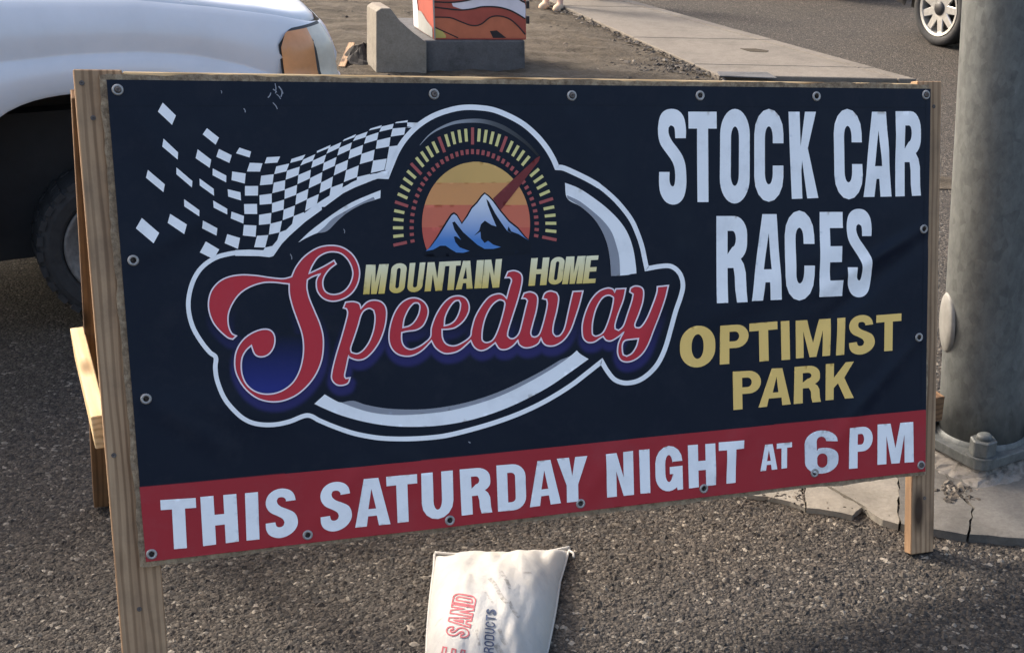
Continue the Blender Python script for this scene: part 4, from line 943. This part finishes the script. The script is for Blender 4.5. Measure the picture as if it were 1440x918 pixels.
for u, v in Vs:
    a, b = px2bag(u, v); P, h = bagpt(a, b); W.append((P[0], P[1], .0130+h))
mk('smears', W, Fs, M['smudge'], bagr, smooth=True)['kind'] = 'stuff'
bagword('red_lettering', 'DE SAND', (648, 944), (670, 838), (-31, -5), M['bag_red'], True, .3)
bagword('blue_lettering', 'RODUCTS', (694, 920), (698, 857), (-14, -2), M['bag_blue'], False, .24)

# ================================================================== SIGNAL POLE
pb = gnd(1377, 623, .06); pole = empty('signal_pole', (pb[0], pb[1], 0)); tag(pole, 'thick galvanised steel traffic signal pole bolted to a concrete footing', 'pole')
pax = np.array([-.062, .01, 1.]); pax /= np.linalg.norm(pax)
PR = .158
V, Fc = lathe([(PR*(1-.011*h), h) for h in np.linspace(0, 5.5, 30)], np.array([pb[0], pb[1], .11]), pax, 64)
mk('shaft', V, Fc, M['galv'], pole, smooth=True)
V, Fc = lathe([(PR+.012, 0), (PR+.010, .008), (PR+.001, .018)], np.array([pb[0], pb[1], .110]), EZ, 64); mk('weld_collar', V, [q for q in Fc if len(q) == 4], M['galv'], pole, smooth=True)
# base plate: square with rounded corners, one corner towards the camera
cdir = -np.array([pb[0], pb[1]]); a0 = math.atan2(cdir[1], cdir[0])+R(4)
pl = [(pb[0]+math.cos(a)*r, pb[1]+math.sin(a)*r) for k in range(4) for a, r in [(a0+k*math.pi/2+d, .262 if abs(d) < .05 else (.258 if abs(d) < .13 else .245)) for d in (-.17, -.09, 0, .09, .17)]]
mk('base_plate', *bevel_mesh(*prism(pl, .072, .110), .004, 2), M['galv'], pole)
for k in range(4):
    a = a0+k*math.pi/2; c = np.array([pb[0]+math.cos(a)*.208, pb[1]+math.sin(a)*.208, .1105])
    hexp = [(c[0]+.050*math.cos(a+.3+i*math.pi/3), c[1]+.050*math.sin(a+.3+i*math.pi/3)) for i in range(6)]
    nut = mk('anchor_nut', *bevel_mesh(*prism(hexp, .116, .176), .004, 1), M['galv'], pole)
    mk('bolt_end', *lathe([(.028, .170), (.028, .188), (.022, .194)], np.array([c[0], c[1], 0]), EZ, 16), M['galv'], nut, smooth=True)
    mk('washer', *lathe([(.058, .111), (.058, .1165)], np.array([c[0], c[1], 0]), EZ, 24), M['galv'], nut)
# crumbling grout and footing under the plate
V, Fc = [], []
n, mrow = 60, 6
for j in range(mrow+1):
    for i in range(n):
        a = 2*math.pi*i/n; sq = .245/max(abs(math.cos(a-a0-math.pi/4)), abs(math.sin(a-a0-math.pi/4)))*.72
        r = sq+(.09*(1-j/mrow)**1.5)+rng.normal()*.006; V.append((pb[0]+math.cos(a)*r, pb[1]+math.sin(a)*r, .028+.044*j/mrow+rng.normal()*.002*(0 < j < mrow)))
for j in range(mrow):
    for i in range(n): Fc.append((j*n+i, j*n+(i+1) % n, (j+1)*n+(i+1) % n, (j+1)*n+i))
Fc.append(tuple(mrow*n+i for i in range(n)))
mk('grout', V, Fc, M['rubble'], pole)
rp = np.array([gnd(1343, 690, .03)[:2]])+rng.normal(size=(130, 2))*np.array([.030, .035])
ob = pebbles('grout_rubble', rp, .006, .022, .03, .35); ob.data.materials[0] = M['stone']; ob.parent = pole; ob.location = -np.array(pole.location); ob['kind'] = 'stuff'
# oval hand-hole cover on the side of the shaft
ch = onplane(1311, 443, np.array([pb[0], pb[1], 0]), np.array([-pb[0], -pb[1], 0])/np.hypot(pb[0], pb[1])); hz_ = ch[2]
axc = np.array([pb[0], pb[1], .11])+pax*(hz_-.11)/pax[2]
vd = np.array([-pb[0], -pb[1], 0])/np.hypot(pb[0], pb[1]); lf = np.array([vd[1], -vd[0], 0]); lf = lf if lf[0] < 0 else -lf
out = vd*math.cos(R(68))+lf*math.sin(R(68)); tg = np.cross(EZ, out)
V, Fc = [], []; n = 40
for r, o_ in ((1., 0), (1., .010), (.93, .016), (.6, .021), (.001, .023)):
    for i in range(n):
        a = 6.283*i/n; V.append(axc+out*(PR*.93+o_)+tg*.070*r*math.cos(a)+pax*.112*r*math.sin(a))
for j in range(4):
    for i in range(n): Fc.append((j*n+i, j*n+(i+1) % n, (j+1)*n+(i+1) % n, (j+1)*n+i))
mk('hand_hole_cover', V, Fc, plain('pale cast cover', (.19, .187, .175), .6, 0, .2, 20, .1), pole, smooth=True)

# ================================================================== VEHICLE PARTS
def wheel(parent, c, axis, r, rr, wd, spokes=0, lugs=0, dark=False):
    """rim (part) with tyre and hub (sub-parts); axis points outwards"""
    c = np.asarray(c, float); axis = np.asarray(axis, float); h = wd/2
    rimm = M['rim_dark'] if dark else M['rim']
    if spokes:
        V, Fc = lathe([(rr*1.03, h*.70), (rr*1.03, h*.90), (rr*.93, h*.86), (rr*.88, h*.3), (rr*.86, -h*.6)], c, axis, 48); Fc = [q for q in Fc if len(q) == 4]
        t = EZ; a = np.cross(t, axis); a /= np.linalg.norm(a); b = np.cross(axis, a); parts = [(V, Fc)]
        for k in range(spokes):
            th = 6.283*k/spokes; d = a*math.cos(th)+b*math.sin(th); s_ = np.cross(axis, d)
            pts = []
            for (ra, wa) in ((.16, .17), (.90, .13)):
                for sg in (-1, 1): pts.append((ra*rr, sg*wa*rr))
            q = [pts[0], pts[1], pts[3], pts[2]]
            Vv = [c+d*x+s_*y+axis*(h*.38 if x < .5*rr else h*.62) for x, y in q]+[c+d*x+s_*y+axis*(h*.72 if x < .5*rr else h*.80) for x, y in q]
            parts.append(bevel_mesh(Vv, BF, rr*.02))
        V, Fc = join(*parts)
    else:
        V, Fc = lathe([(rr*1.02, h*.72), (rr*1.02, h*.86), (rr*.95, h*.84), (rr*.84, h*.45), (rr*.6, h*.52), (rr*.45, h*.72), (rr*.30, h*.74)], c, axis, 48)
    rim = mk('wheel', V, Fc, rimm, parent, smooth=not spokes)
    if spokes:
        mk('brake_disc', *lathe([(rr*.8, h*.05), (rr*.8, h*.12), (.001, h*.12)], c, axis, 32), M['under'], rim)
    pr = [(rr*.98, -h*.75), (rr*1.04, -h*.95), (r*.86, -h), (r*.955, -h*.93), (r*.985, -h*.75), (r*.985, h*.75), (r*.955, h*.93), (r*.86, h), (rr*1.10, h*.93), (rr*1.0, h*.72)]
    V, Fc = lathe(pr, c, axis, 64); Fc = [q for q in Fc if len(q) == 4]; parts = [(V, Fc)]
    t = EZ; a = np.cross(t, axis); a /= np.linalg.norm(a); b = np.cross(axis, a)
    for k in range(lugs):
        th = 6.283*k/lugs; d = a*math.cos(th)+b*math.sin(th); s_ = np.cross(axis, d)
        for sg in (-1, 1):
            parts.append(obox(c+d*(r*.965)+axis*h*.80*sg, d, s_, axis, r*.035, r*.062, h*.22))
            if k % 2: parts.append(obox(c+d*(r*.975)+axis*h*.32*sg, d, s_, axis, r*.025, r*.07, h*.2))
    V, Fc = join(*parts); mk('tyre', V, Fc, M['rubber'], rim, smooth=not lugs)
    mk('hub', *lathe([(rr*.27, h*.40), (rr*.27, h*.80), (rr*.18, h*.95), (.001, h*.97)], c, axis, 24), M['trim'], rim, smooth=True)
    return rim

# ================================================================== WHITE PICKUP
tA = np.array([-2.45, 5.85, 0.]); ty_ = R(28); tD = np.array([math.cos(ty_), math.sin(ty_), 0]); tNn = np.array([tD[1], -tD[0], 0]); TW = 1.98
def TP(u, wv, z): return tA+tD*u+tNn*wv+EZ*z
truck = empty('parked_truck', (*(tA+tD*-.6-tNn*1.)[:2], 0)); tag(truck, 'white high-bodied truck with knobbly tyres and an amber corner lamp parked behind the sign', 'truck')
# plan outline from the rear of the near side round the nose to the far side
path = [(u, 0.) for u in np.linspace(-4.3, .76, 100)]
for t in np.linspace(0, 1, 26)[1:]:
    a = t*math.pi/2; path.append((.76+.52*math.sin(a)**.95, -.42*(1-math.cos(a))))
for wv in np.linspace(-.42, -TW/2, 10)[1:]: path.append((1.28+.05*(1-((wv+TW/2)/(TW/2-.42))**2), wv))
path = path+[(u, -TW-wv) for u, wv in path[-2::-1]]
path = np.array(path); nP = len(path)
tn = np.zeros((nP, 2)); dpt = np.gradient(path, axis=0); tn[:, 0] = -dpt[:, 1]; tn[:, 1] = dpt[:, 0]; tn /= np.linalg.norm(tn, axis=1)[:, None]   # inward normal in (u,w)
if tn[5, 1] > 0: tn = -tn
def ztop(u): return float(np.interp(u, [-3, -1.0, -.2, .35, .65, .95, 1.07, 1.15, 1.3], [1.44, 1.44, 1.425, 1.40, 1.36, 1.31, 1.28, 1.26, 1.235]))
def zcre(u): return float(np.interp(u, [-3, -.21, .06, .34, .57, .75, .95, 1.3], [1.16, 1.185, 1.20, 1.195, 1.165, 1.115, 1.04, 1.0]))
def zbot(u, near):
    d = min(abs(u-.15), abs(u+3.23))/.60
    za = .35+.695*(1-d**3)**(1/3) if d < 1 else 0
    return max(.50 if u < .9 else .46, za)
rows = [(0, 0), (.10, -.005), (.5, -.02), (.97, -.012), (1.0, .0)]
def prof(u):   # list of (inset, z) from the bottom edge to the hood edge
    zb, zc_, zt = zbot(u, 1), zcre(u), ztop(u); zc_ = max(zc_, zb+.03)
    return [(.004, zb), (-.006, zb+.014), (-.004, zb+(zc_-zb)*.5), (-.002, zc_-.020), (.022, zc_-.008), (.022, zc_+.006), (.008, zc_+.02+(zt-zc_)*.25), (.030, zc_+(zt-zc_)*.62), (.052, zc_+(zt-zc_)*.85), (.070, zt-.010), (.078, zt-.004)]
V = []; kk = 11
for i in range(nP):
    u = path[i, 0]
    for ins, z in prof(u): q = path[i]+tn[i]*ins; V.append(TP(q[0], q[1], z))
Fc = [(i*kk+j, (i+1)*kk+j, (i+1)*kk+j+1, i*kk+j+1) for i in range(nP-1) for j in range(kk-1)]
body = mk('body', V, Fc, M['truck'], truck, smooth=True)
# hood skin: insets of the upper outline
hood_i = [i for i in range(nP) if path[i, 0] > -.55]
V = []; ins = [.092, .097, .13, .20, .32, .48, .66, .86, .99]; hr = [-.022, .002, .020, .034, .050, .064, .072, .076, .077]
for i in hood_i:
    q0 = path[i]+tn[i]*.0; u = path[i, 0]
    for k, (a, b) in enumerate(zip(ins, hr)):
        ctr = np.array([min(u, .30), -TW/2]); d = ctr-q0; f = a/.99
        q = q0+d*f; uu_ = u+(min(u, .30)-u)*f
        V.append(TP(q[0], q[1], ztop(u)*(1-f)+ztop(min(u, .30))*f+b))
kk = len(ins); nn_ = len(hood_i)
Fc = [(i*kk+j, (i+1)*kk+j, (i+1)*kk+j+1, i*kk+j+1) for i in range(nn_-1) for j in range(kk-1)]
mk('hood', V, Fc, M['truck'], truck, smooth=True)
# cab: windscreen, roof, doors glass (set back, above the picture)
def hexa(pts8, mat, name, par=truck): return mk(name, *bevel_mesh(pts8, BF, .03, 2), mat, par)
c8 = [TP(-.50, -.05, 1.42), TP(-4.2, -.05, 1.42), TP(-4.2, -TW+.05, 1.42), TP(-.50, -TW+.05, 1.42), TP(-1.15, -.22, 2.10), TP(-4.0, -.22, 2.10), TP(-4.0, -TW+.22, 2.10), TP(-1.15, -TW+.22, 2.10)]  # unseen bulk, drawn long and tall to shade the ground at left
hexa(c8, M['truck'], 'cab')
def panel(name, pts, mat, par, th=.012):
    P = [np.array(p) for p in pts]; n_ = np.cross(P[1]-P[0], P[2]-P[0]); n_ /= np.linalg.norm(n_)
    if n_ @ (np.mean(P, 0)-wloc(par)-EZ*.9) < 0: n_ = -n_
    return mk(name, P+[p+n_*th for p in P], BF, mat, par)
panel('windscreen', [TP(-.553, -.18, 1.485), TP(-.553, -TW+.18, 1.485), TP(-1.066, -TW+.30, 2.02), TP(-1.066, -.30, 2.02)], M['glass'], truck)
for ua, ub, uc_, ud in ((-1.85, -.86, -1.28, -1.85), (-3.0, -1.95, -1.95, -3.0), (-4.0, -3.1, -3.1, -3.95)):
    panel('side_window', [TP(ua, -.067, 1.50), TP(ub, -.067, 1.50), TP(uc_, -.188, 1.98), TP(ud, -.188, 1.98)], M['glass'], truck)
    panel('side_window', [TP(ua, -TW+.067, 1.50), TP(ub, -TW+.067, 1.50), TP(uc_, -TW+.188, 1.98), TP(ud, -TW+.188, 1.98)], M['glass'], truck)
# inner well, underbody, bumper, grille
mk('underbody', *obox(TP(-1.6, -TW/2, .60), tD, tNn, EZ, 2.65, TW/2-.28, .32), M['under'], truck)
mk('wheel_well', *obox(TP(.15, -.42, .82), tD, tNn, EZ, .62, .02, .36), M['under'], truck)
V = [];
nw = 24
for i in range(nw+1):
    u = .15-.60+1.2*i/nw; z = zbot(u, 1) if 0 < i < nw else .40
    for wv in (-.012, -.44): V.append(TP(u, wv, z+.012))
mk('wheel_well_liner', V, [(2*i, 2*i+1, 2*i+3, 2*i+2) for i in range(nw)], M['under'], truck)
mk('bumper', *bevel_mesh(*join(([TP(1.06, -.12, .50), TP(1.38, -.34, .50), TP(1.38, -TW+.34, .50), TP(1.06, -TW+.12, .50), TP(1.06, -.12, .72), TP(1.38, -.34, .72), TP(1.38, -TW+.34, .72), TP(1.06, -TW+.12, .72)], BF)), .02, 2), M['steel'], truck)
panel('grille', [TP(1.322, -.70, .80), TP(1.322, -TW+.70, .80), TP(1.322, -TW+.70, 1.05), TP(1.322, -.70, 1.05)], M['trim'], truck)
# lamp wrapped round the corner, following the body
def lamp_patch(name, i0, i1, zf0, zf1, off, mat, par, rnd=True):
    V = []; m1, m2 = 16, 12
    for a in range(m1+1):
        s = i0+(i1-i0)*a/m1; i = int(min(nP-2, math.floor(s))); f = s-i
        q = path[i]*(1-f)+path[i+1]*f; t = tn[i]*(1-f)+tn[i+1]*f; u = q[0]
        for b in range(m2+1):
            e0, e1 = zf0, zf1
            if rnd: cx_ = a/m1; e1 = zf1-(.060*(1-min(1, cx_/.28))**2); e0 = zf0+.03*(1-min(1, cx_/.3))**2
            z = e0+(e1-e0)*b/m2; bul = off+.016*math.sin(math.pi*b/m2)**.5*math.sin(math.pi*min(1, max(.0, a/m1)))**.5
            zt = ztop(u); zc_ = zcre(u); ins_ = np.interp(z, [zc_-.02, zc_+.02, zc_+(zt-zc_)*.62, zt], [0, .016, .03, .085])
            p = q+t*(ins_-bul); V.append(TP(p[0], p[1], z))
    Fc = [(a*(m2+1)+b, (a+1)*(m2+1)+b, (a+1)*(m2+1)+b+1, a*(m2+1)+b+1) for a in range(m1) for b in range(m2)]
    return mk(name, V, Fc, mat, par, smooth=True)
iu = lambda uu_: float(np.interp(uu_, path[:nP//2, 0], np.arange(nP//2)))
ia, ib, ic_ = iu(.93), iu(1.10), iu(1.215)
hd = lamp_patch('headlamp', ia-.2, ic_+.3, .86, 1.247, .012, M['trim'], truck)
lamp_patch('amber_lens', ia, ib, .88, 1.238, .022, M['amber'], hd)
lamp_patch('clear_lens', ib, ic_, .88, 1.238, .022, M['lens'], hd, False)
for uw, wv in ((.15, -.17), (.15, -TW+.17), (-3.3, -.17), (-3.3, -TW+.17)):
    sg = 1 if wv > -1 else -1
    wheel(truck, TP(uw+.01, wv, .348), tNn*sg, .348, .232, .25, 0, 30, True)

# ================================================================== PARKED CAR ON THE ROAD
kd = dr if dr[1] > 0 else -dr; cD = np.array([kd[0], kd[1], 0]); cO = np.array([-cD[1], cD[0], 0])
cO = cO if cO[0] < 0 else -cO                       # side facing the sidewalk
CWD = 1.85
def make_car(cw, cS, WB, paint_, label):
    car = empty('parked_car', (*(cw+cS*WB/2-cO*CWD/2)[:2], 0)); tag(car, label, 'car', 'cars parked on the road')
    def CP(u, wv, z): return cw+cS*u+cO*(wv+.03)+EZ*z
    stn = [(-.85, .42, .78, .82), (-.75, .34, .95, .90), (-.36, .30, 1.0, 1.02), (.36, .30, 1.04, 1.04), (.9, .28, 1.05, 1.62), (1.6, .28, 1.06, 1.72), (2.6, .28, 1.06, 1.70), (3.3, .30, 1.05, 1.62), (3.75, .36, 1.0, 1.05), (3.85, .45, .8, .84)]
    V = []
    us = np.linspace(-.85, 3.85, 95)
    for u in us:
        zb = np.interp(u, [s[0] for s in stn], [s[1] for s in stn]); zm = np.interp(u, [s[0] for s in stn], [s[2] for s in stn]); zt = np.interp(u, [s[0] for s in stn], [s[3] for s in stn])
        for wc in (0, WB):
            d = abs(u-wc)/.41
            if d < 1: zb = max(zb, .345+.40*math.sqrt(1-d*d))
        e = .10*max(0, (-.45-u)/.4)+.10*max(0, (u-3.45)/.4)
        half = [(-e-.02, zb), (-e, zb+.05), (-e+.012, (zb+zm)/2+.03), (-e-.01, zm), (-e-.05-(zt-zm)*.12, zm+(zt-zm)*.2), (-e-.10-(zt-zm)*.22, zt-.05), (-.35, zt)]
        prf = half+[(-CWD-w_, z) for w_, z in half[::-1]]
        for w_, z in prf: V.append(CP(u, w_, z))
    kk = 14; Fc = [(i*kk+j, (i+1)*kk+j, (i+1)*kk+j+1, i*kk+j+1) for i in range(len(us)-1) for j in range(kk-1)]
    Fc += [tuple(range(kk)), tuple((len(us)-1)*kk+j for j in range(kk))[::-1]]
    mk('body', V, Fc, paint_, car, smooth=True)
    mk('underbody', *obox(CP(WB/2, -CWD/2, .38), cD, cO, EZ, WB/2+.6, CWD/2-.24, .12), M['under'], car)
    panel('side_window', [CP(1.0, -.075, 1.16), CP(2.2, -.075, 1.18), CP(2.2, -.17, 1.60), CP(1.25, -.17, 1.58)], M['glass'], car, .02)
    panel('side_window', [CP(2.28, -.075, 1.18), CP(3.2, -.08, 1.16), CP(3.1, -.17, 1.56), CP(2.28, -.17, 1.60)], M['glass'], car, .02)
    for u in (0, WB):
        wheel(car, CP(u, -.13, .345), cO, .345, .245, .21, 9)
        wheel(car, CP(u, -CWD+.13, .345), -cO, .345, .245, .21, 9)
make_car(gnd(1313, 65), -cD, 2.95, M['car'], 'dark parked car standing on many-spoked alloy wheels beyond the sidewalk')
make_car(gnd(1072, -16), cD, 2.95, M['car2'], 'silver car parked further up the road with deep shade beneath it')

# ================================================================== PAINTED UTILITY CABINET
c0 = gnd(598, 106); c1 = gnd(739, 106); fdir = (c1-c0)/np.linalg.norm(c1-c0); bdir = np.array([-fdir[1], fdir[0], 0]); cwid = np.linalg.norm(c1-c0)
zp = onplane(670, 57, c0, bdir)[2]
cab = empty('utility_cabinet', (*(c0+fdir*cwid/2+bdir*.3)[:2], 0)); tag(cab, 'steel utility cabinet painted with red and orange waves on a concrete plinth', 'cabinet')
fl3 = gnd(529, 14, zp); dv = (fl3-c0)*np.array([1, 1, 0]); ddir = dv/np.linalg.norm(dv)      # depth direction of the plinth
pq = [c0[:2], c1[:2], c1[:2]+ddir[:2]*1.15, c0[:2]+ddir[:2]*1.15]
mk('plinth', *bevel_mesh(*prism(pq, 0, zp), .018, 2), M['conc_dark'], cab)
bo_ = [onplane(*q, c0-bdir*.05, bdir) for q in ((529, 17), (536, 12), (549, 12), (562, 29), (580, 45), (600, 60), (600, 104), (529, 104))]
dd_ = ddir*.32; n = len(bo_); sb_ = bevel_mesh([p for p in bo_]+[p+dd_ for p in bo_], [tuple(range(n)), tuple(range(n, 2*n))[::-1]]+[(i, n+i, n+(i+1) % n, (i+1) % n) for i in range(n)], .008, 2)
mk('side_block', *sb_, M['conc_pale'], cab)
e0 = (onplane(609.6, 30, c0, bdir)-c0) @ fdir; e1 = (onplane(740, 30, c0, bdir)-c0) @ fdir; CH = 1.15
fo = c0+bdir*.012
hq = [(fo+fdir*e0+bdir*.008)[:2], (fo+fdir*e1+bdir*.008)[:2], (fo+fdir*e1+bdir*.008+ddir*.62)[:2], (fo+fdir*e0+bdir*.008+ddir*.62)[:2]]
mk('housing', *bevel_mesh(*prism(hq, zp+.001, zp+CH), .004), M['m_red'], cab)
zq = Z(460, 0, 4.8)
def mural(name, polys, mat, lay, lines=None):
    pl_ = fo+bdir*(.008-.0012*lay); Vs, Fs = [], []
    for pz in polys:
        v, f = triangulate([zq(pz)]); k = len(Vs); Vs += [tuple(a) for a in v]; Fs += [[int(t)+k for t in q] for q in f]
    for pz, wd_ in (lines or []):
        v, f = ribbon(smooth(zq(pz), False, 6), wd_/4.8); k = len(Vs); Vs += [tuple(a) for a in v]; Fs += [[t+k for t in q] for q in f]
    W = [onplane(u, v, pl_, bdir) for u, v in Vs]
    return mk(name, W, Fs, mat, cab)
mural('painted_wave', [[(720, -260), (1338, -260), (1338, -150), (1200, -200), (1000, -120), (850, -160), (720, -110)], smooth([(720, 118), (830, 122), (900, 148), (980, 175), (1040, 165), (1100, 120), (1160, 110), (1230, 130), (1290, 180), (1338, 235), (1338, 258), (722, 258)], True, 4)], M['m_orange'], 1)
mural('painted_cloud', [smooth([(840, 20), (960, 6), (1100, -30), (1310, -20), (1338, 40), (1338, 128), (1260, 82), (1150, 50), (1050, 48), (930, 66), (850, 45)], True, 4)], M['m_white'], 1)
mural('painted_sun', [smooth([(722, 190), (770, 208), (800, 240), (800, 258), (722, 258)], True, 3)], M['m_yellow'], 2)
mural('painted_line', [[(1098, 212), (1145, 207), (1210, 258), (1120, 258)]], M['m_black'], 3,
      [([(722, 50), (800, 60), (900, 70), (980, 62), (1050, 48), (1150, 50), (1230, 70), (1290, 100), (1337, 130)], 10), ([(722, 118), (830, 122), (900, 148), (980, 175), (1040, 165), (1100, 120), (1160, 110), (1230, 130), (1290, 180), (1337, 235)], 9),
       ([(722, 185), (790, 215), (885, 258)], 8), ([(722, 15), (840, 18), (930, 8), (1000, -10), (1100, -40)], 10), ([(1260, -30), (1310, 5), (1337, 20)], 12), ([(722, -110), (850, -160), (1000, -120), (1200, -200), (1337, -150)], 10)])
mk('door_edge', *obox(fo+fdir*(e0+.006)-bdir*.004+EZ*(zp+CH/2), fdir, bdir, EZ, .006, .006, CH/2-.01), M['m_grey'], cab)
for zz in (.16, .28, .52, .9):
    mk('hinge', *lathe([(.014, -.03), (.014, .03)], fo+fdir*(e1+.014)+bdir*.01+EZ*(zp+zz), EZ, 10), M['m_black'], cab)
sp = fo+fdir*(e0-.0015)
def sidep(pts): return [sp+ddir*(b+.02)*1.1+EZ*(zp+z) for b, z in pts]
def sflat(name, pts, mat, d): P = [p-fdir*(d+.001) for p in sidep(pts)]; return mk(name, P, [tuple(range(len(P)))[::-1]], mat, cab)
sflat('painted_side', [(.01, .01), (.53, .01), (.53, .16), (.30, .17), (.15, .12), (.01, .09)], M['m_grey'], .001)
sflat('painted_side', [(.40, .02), (.53, .02), (.53, .40), (.44, .32), (.40, .2)], M['m_white'], .002)

# ================================================================== SMALL LEFTOVERS BY THE CABINET
P = [gnd(*q, .05) for q in ((477, 94), (484, 95), (498, 70), (492, 68))]
a = (P[0]+P[1])/2; b = (P[2]+P[3])/2; ax = (b-a)/np.linalg.norm(b-a); V, Fc = obox((a+b)/2+EZ*.02, ax+EZ*.06, np.cross(EZ, ax), EZ, np.linalg.norm(b-a)/2, .026, .010, .002)
o = mk('plank', V, Fc, M['wood_old'], attr=[((np.array(v)-a) @ ax, (np.array(v)-a) @ np.cross(EZ, ax), v[2]) for v in V]); tag(o, 'short pale plank lying in the dirt beside the truck lamp', 'plank')
hc = gnd(512, 88, .03); V, Fc = [], []
n = 26
for j in range(7):
    for i in range(n):
        a = 6.283*i/n; r = [.001, .04, .08, .11, .14, .165, .19][j]*(1+.12*math.sin(3*a)+.10*math.sin(5*a+1)); V.append((hc[0]+r*1.05*math.cos(a), hc[1]+r*.85*math.sin(a), .05+[.10, .10, .085, .06, .035, .012, -.02][j]*(1+.35*math.sin(4*a+j))+rng.normal()*.006))
for j in range(6):
    for i in range(n): Fc.append((j*n+i, j*n+(i+1) % n, (j+1)*n+(i+1) % n, (j+1)*n+i))
o = mk('debris_heap', V, Fc, plain('dark tar lump', (.025, .022, .02), .9, 0, .5, 30, .6)); tag(o, 'dark lump of debris in the dirt beside the concrete block', 'debris')

# ================================================================== PEOPLE (only their feet reach into the picture)
def skinned(name, joints, edges, radii, mat, parent, loc, rot, root=0, sub=1):
    me = bpy.data.meshes.new(name); c, s_ = math.cos(rot), math.sin(rot)
    P = [(x*c-y*s_, x*s_+y*c, z) for x, y, z in joints]
    me.from_pydata(P, edges, []); me.materials.append(mat); o = bpy.data.objects.new(name, me); col.objects.link(o)
    if parent is not None: o.parent = parent
    else: o.location = loc
    md = o.modifiers.new('skin', 'SKIN'); md.use_smooth_shade = True
    for v, r in zip(me.skin_vertices[0].data, radii): v.radius = (r, r)
    me.skin_vertices[0].data[root].use_root = True
    sb = o.modifiers.new('sub', 'SUBSURF'); sb.levels = sb.render_levels = sub
    return o
def person(loc, rot, label, shirt, pants, shoe, shorts, st=.11, lean=.04):
    J = [(0, 0, .95), (0, 0, 1.18), (0, .0, 1.40), (0, -.01, 1.50), (0, .02, 1.60), (0, .03, 1.70),
         (.10, 0, .90), (st, .03, .49), (st, 0, .09), (st, .05, .045), (st, .17, .03),
         (-.10, 0, .90), (-st, .05, .49), (-st, .06, .09), (-st, .11, .045), (-st, .23, .03),
         (.19, 0, 1.38), (.25, -.02, 1.10), (.26, .05, .86), (.26, .08, .79), (-.19, 0, 1.38), (-.25, -.02, 1.10), (-.26, .05, .86), (-.26, .08, .79)]
    E = [(0, 1), (1, 2), (2, 3), (3, 4), (4, 5), (0, 6), (6, 7), (7, 8), (8, 9), (9, 10), (0, 11), (11, 12), (12, 13), (13, 14), (14, 15), (2, 16), (16, 17), (17, 18), (18, 19), (2, 20), (20, 21), (21, 22), (22, 23)]
    rd = [.14, .13, .14, .055, .09, .085, .085, .055, .036, .038, .026, .085, .055, .036, .038, .026, .055, .042, .03, .03, .055, .042, .03, .03]
    bo = skinned('person', J, E, rd, M['skin'], None, loc, rot); tag(bo, label, 'person')
    skinned('shirt', [(0, 0, .88), (0, 0, 1.18), (0, 0, 1.42), (.20, 0, 1.37), (.245, -.02, 1.16), (-.20, 0, 1.37), (-.245, -.02, 1.16)], [(0, 1), (1, 2), (2, 3), (3, 4), (2, 5), (5, 6)], [.165, .15, .155, .07, .065, .07, .065], shirt, bo, None, rot)
    zl = .55 if shorts else .13
    f = lambda z: (z-.49)/.41
    skinned('trousers', [(0, 0, .98), (.10, 0, .88), (st, .03, .5)]+[(st, .0, zl)]+[(-.10, 0, .88), (-st, .05, .5), (-st, .05, zl)], [(0, 1), (1, 2), (2, 3), (0, 4), (4, 5), (5, 6)], [.16, .10, .075, .06, .10, .075, .06], pants, bo, None, rot)
    for sx, oy in ((st, 0), (-st, .06)):
        skinned('shoe', [(sx, -.05+oy, .04), (sx, .06+oy, .042), (sx, .19+oy, .036)], [(0, 1), (1, 2)], [.044, .050, .042], shoe, bo, None, rot)
    skinned('hair', [(0, -.02, 1.66), (0, .01, 1.745)], [(0, 1)], [.095, .085], M['hair'], bo, None, rot)
    return bo
fp = gnd(779, 14); person((fp[0], fp[1], .0), R(168), 'person standing on the dirt in tan sandals with bare ankles', M['cloth_white'], M['cloth_blue'], M['shoe_tan'], True, .085)
fp = gnd(806, 8); person((fp[0]+.12, fp[1]+.30, .03), R(195), 'person standing on the sidewalk edge in dark shoes and trousers', M['cloth_blue'], M['cloth_dark'], M['cloth_dark'], False)
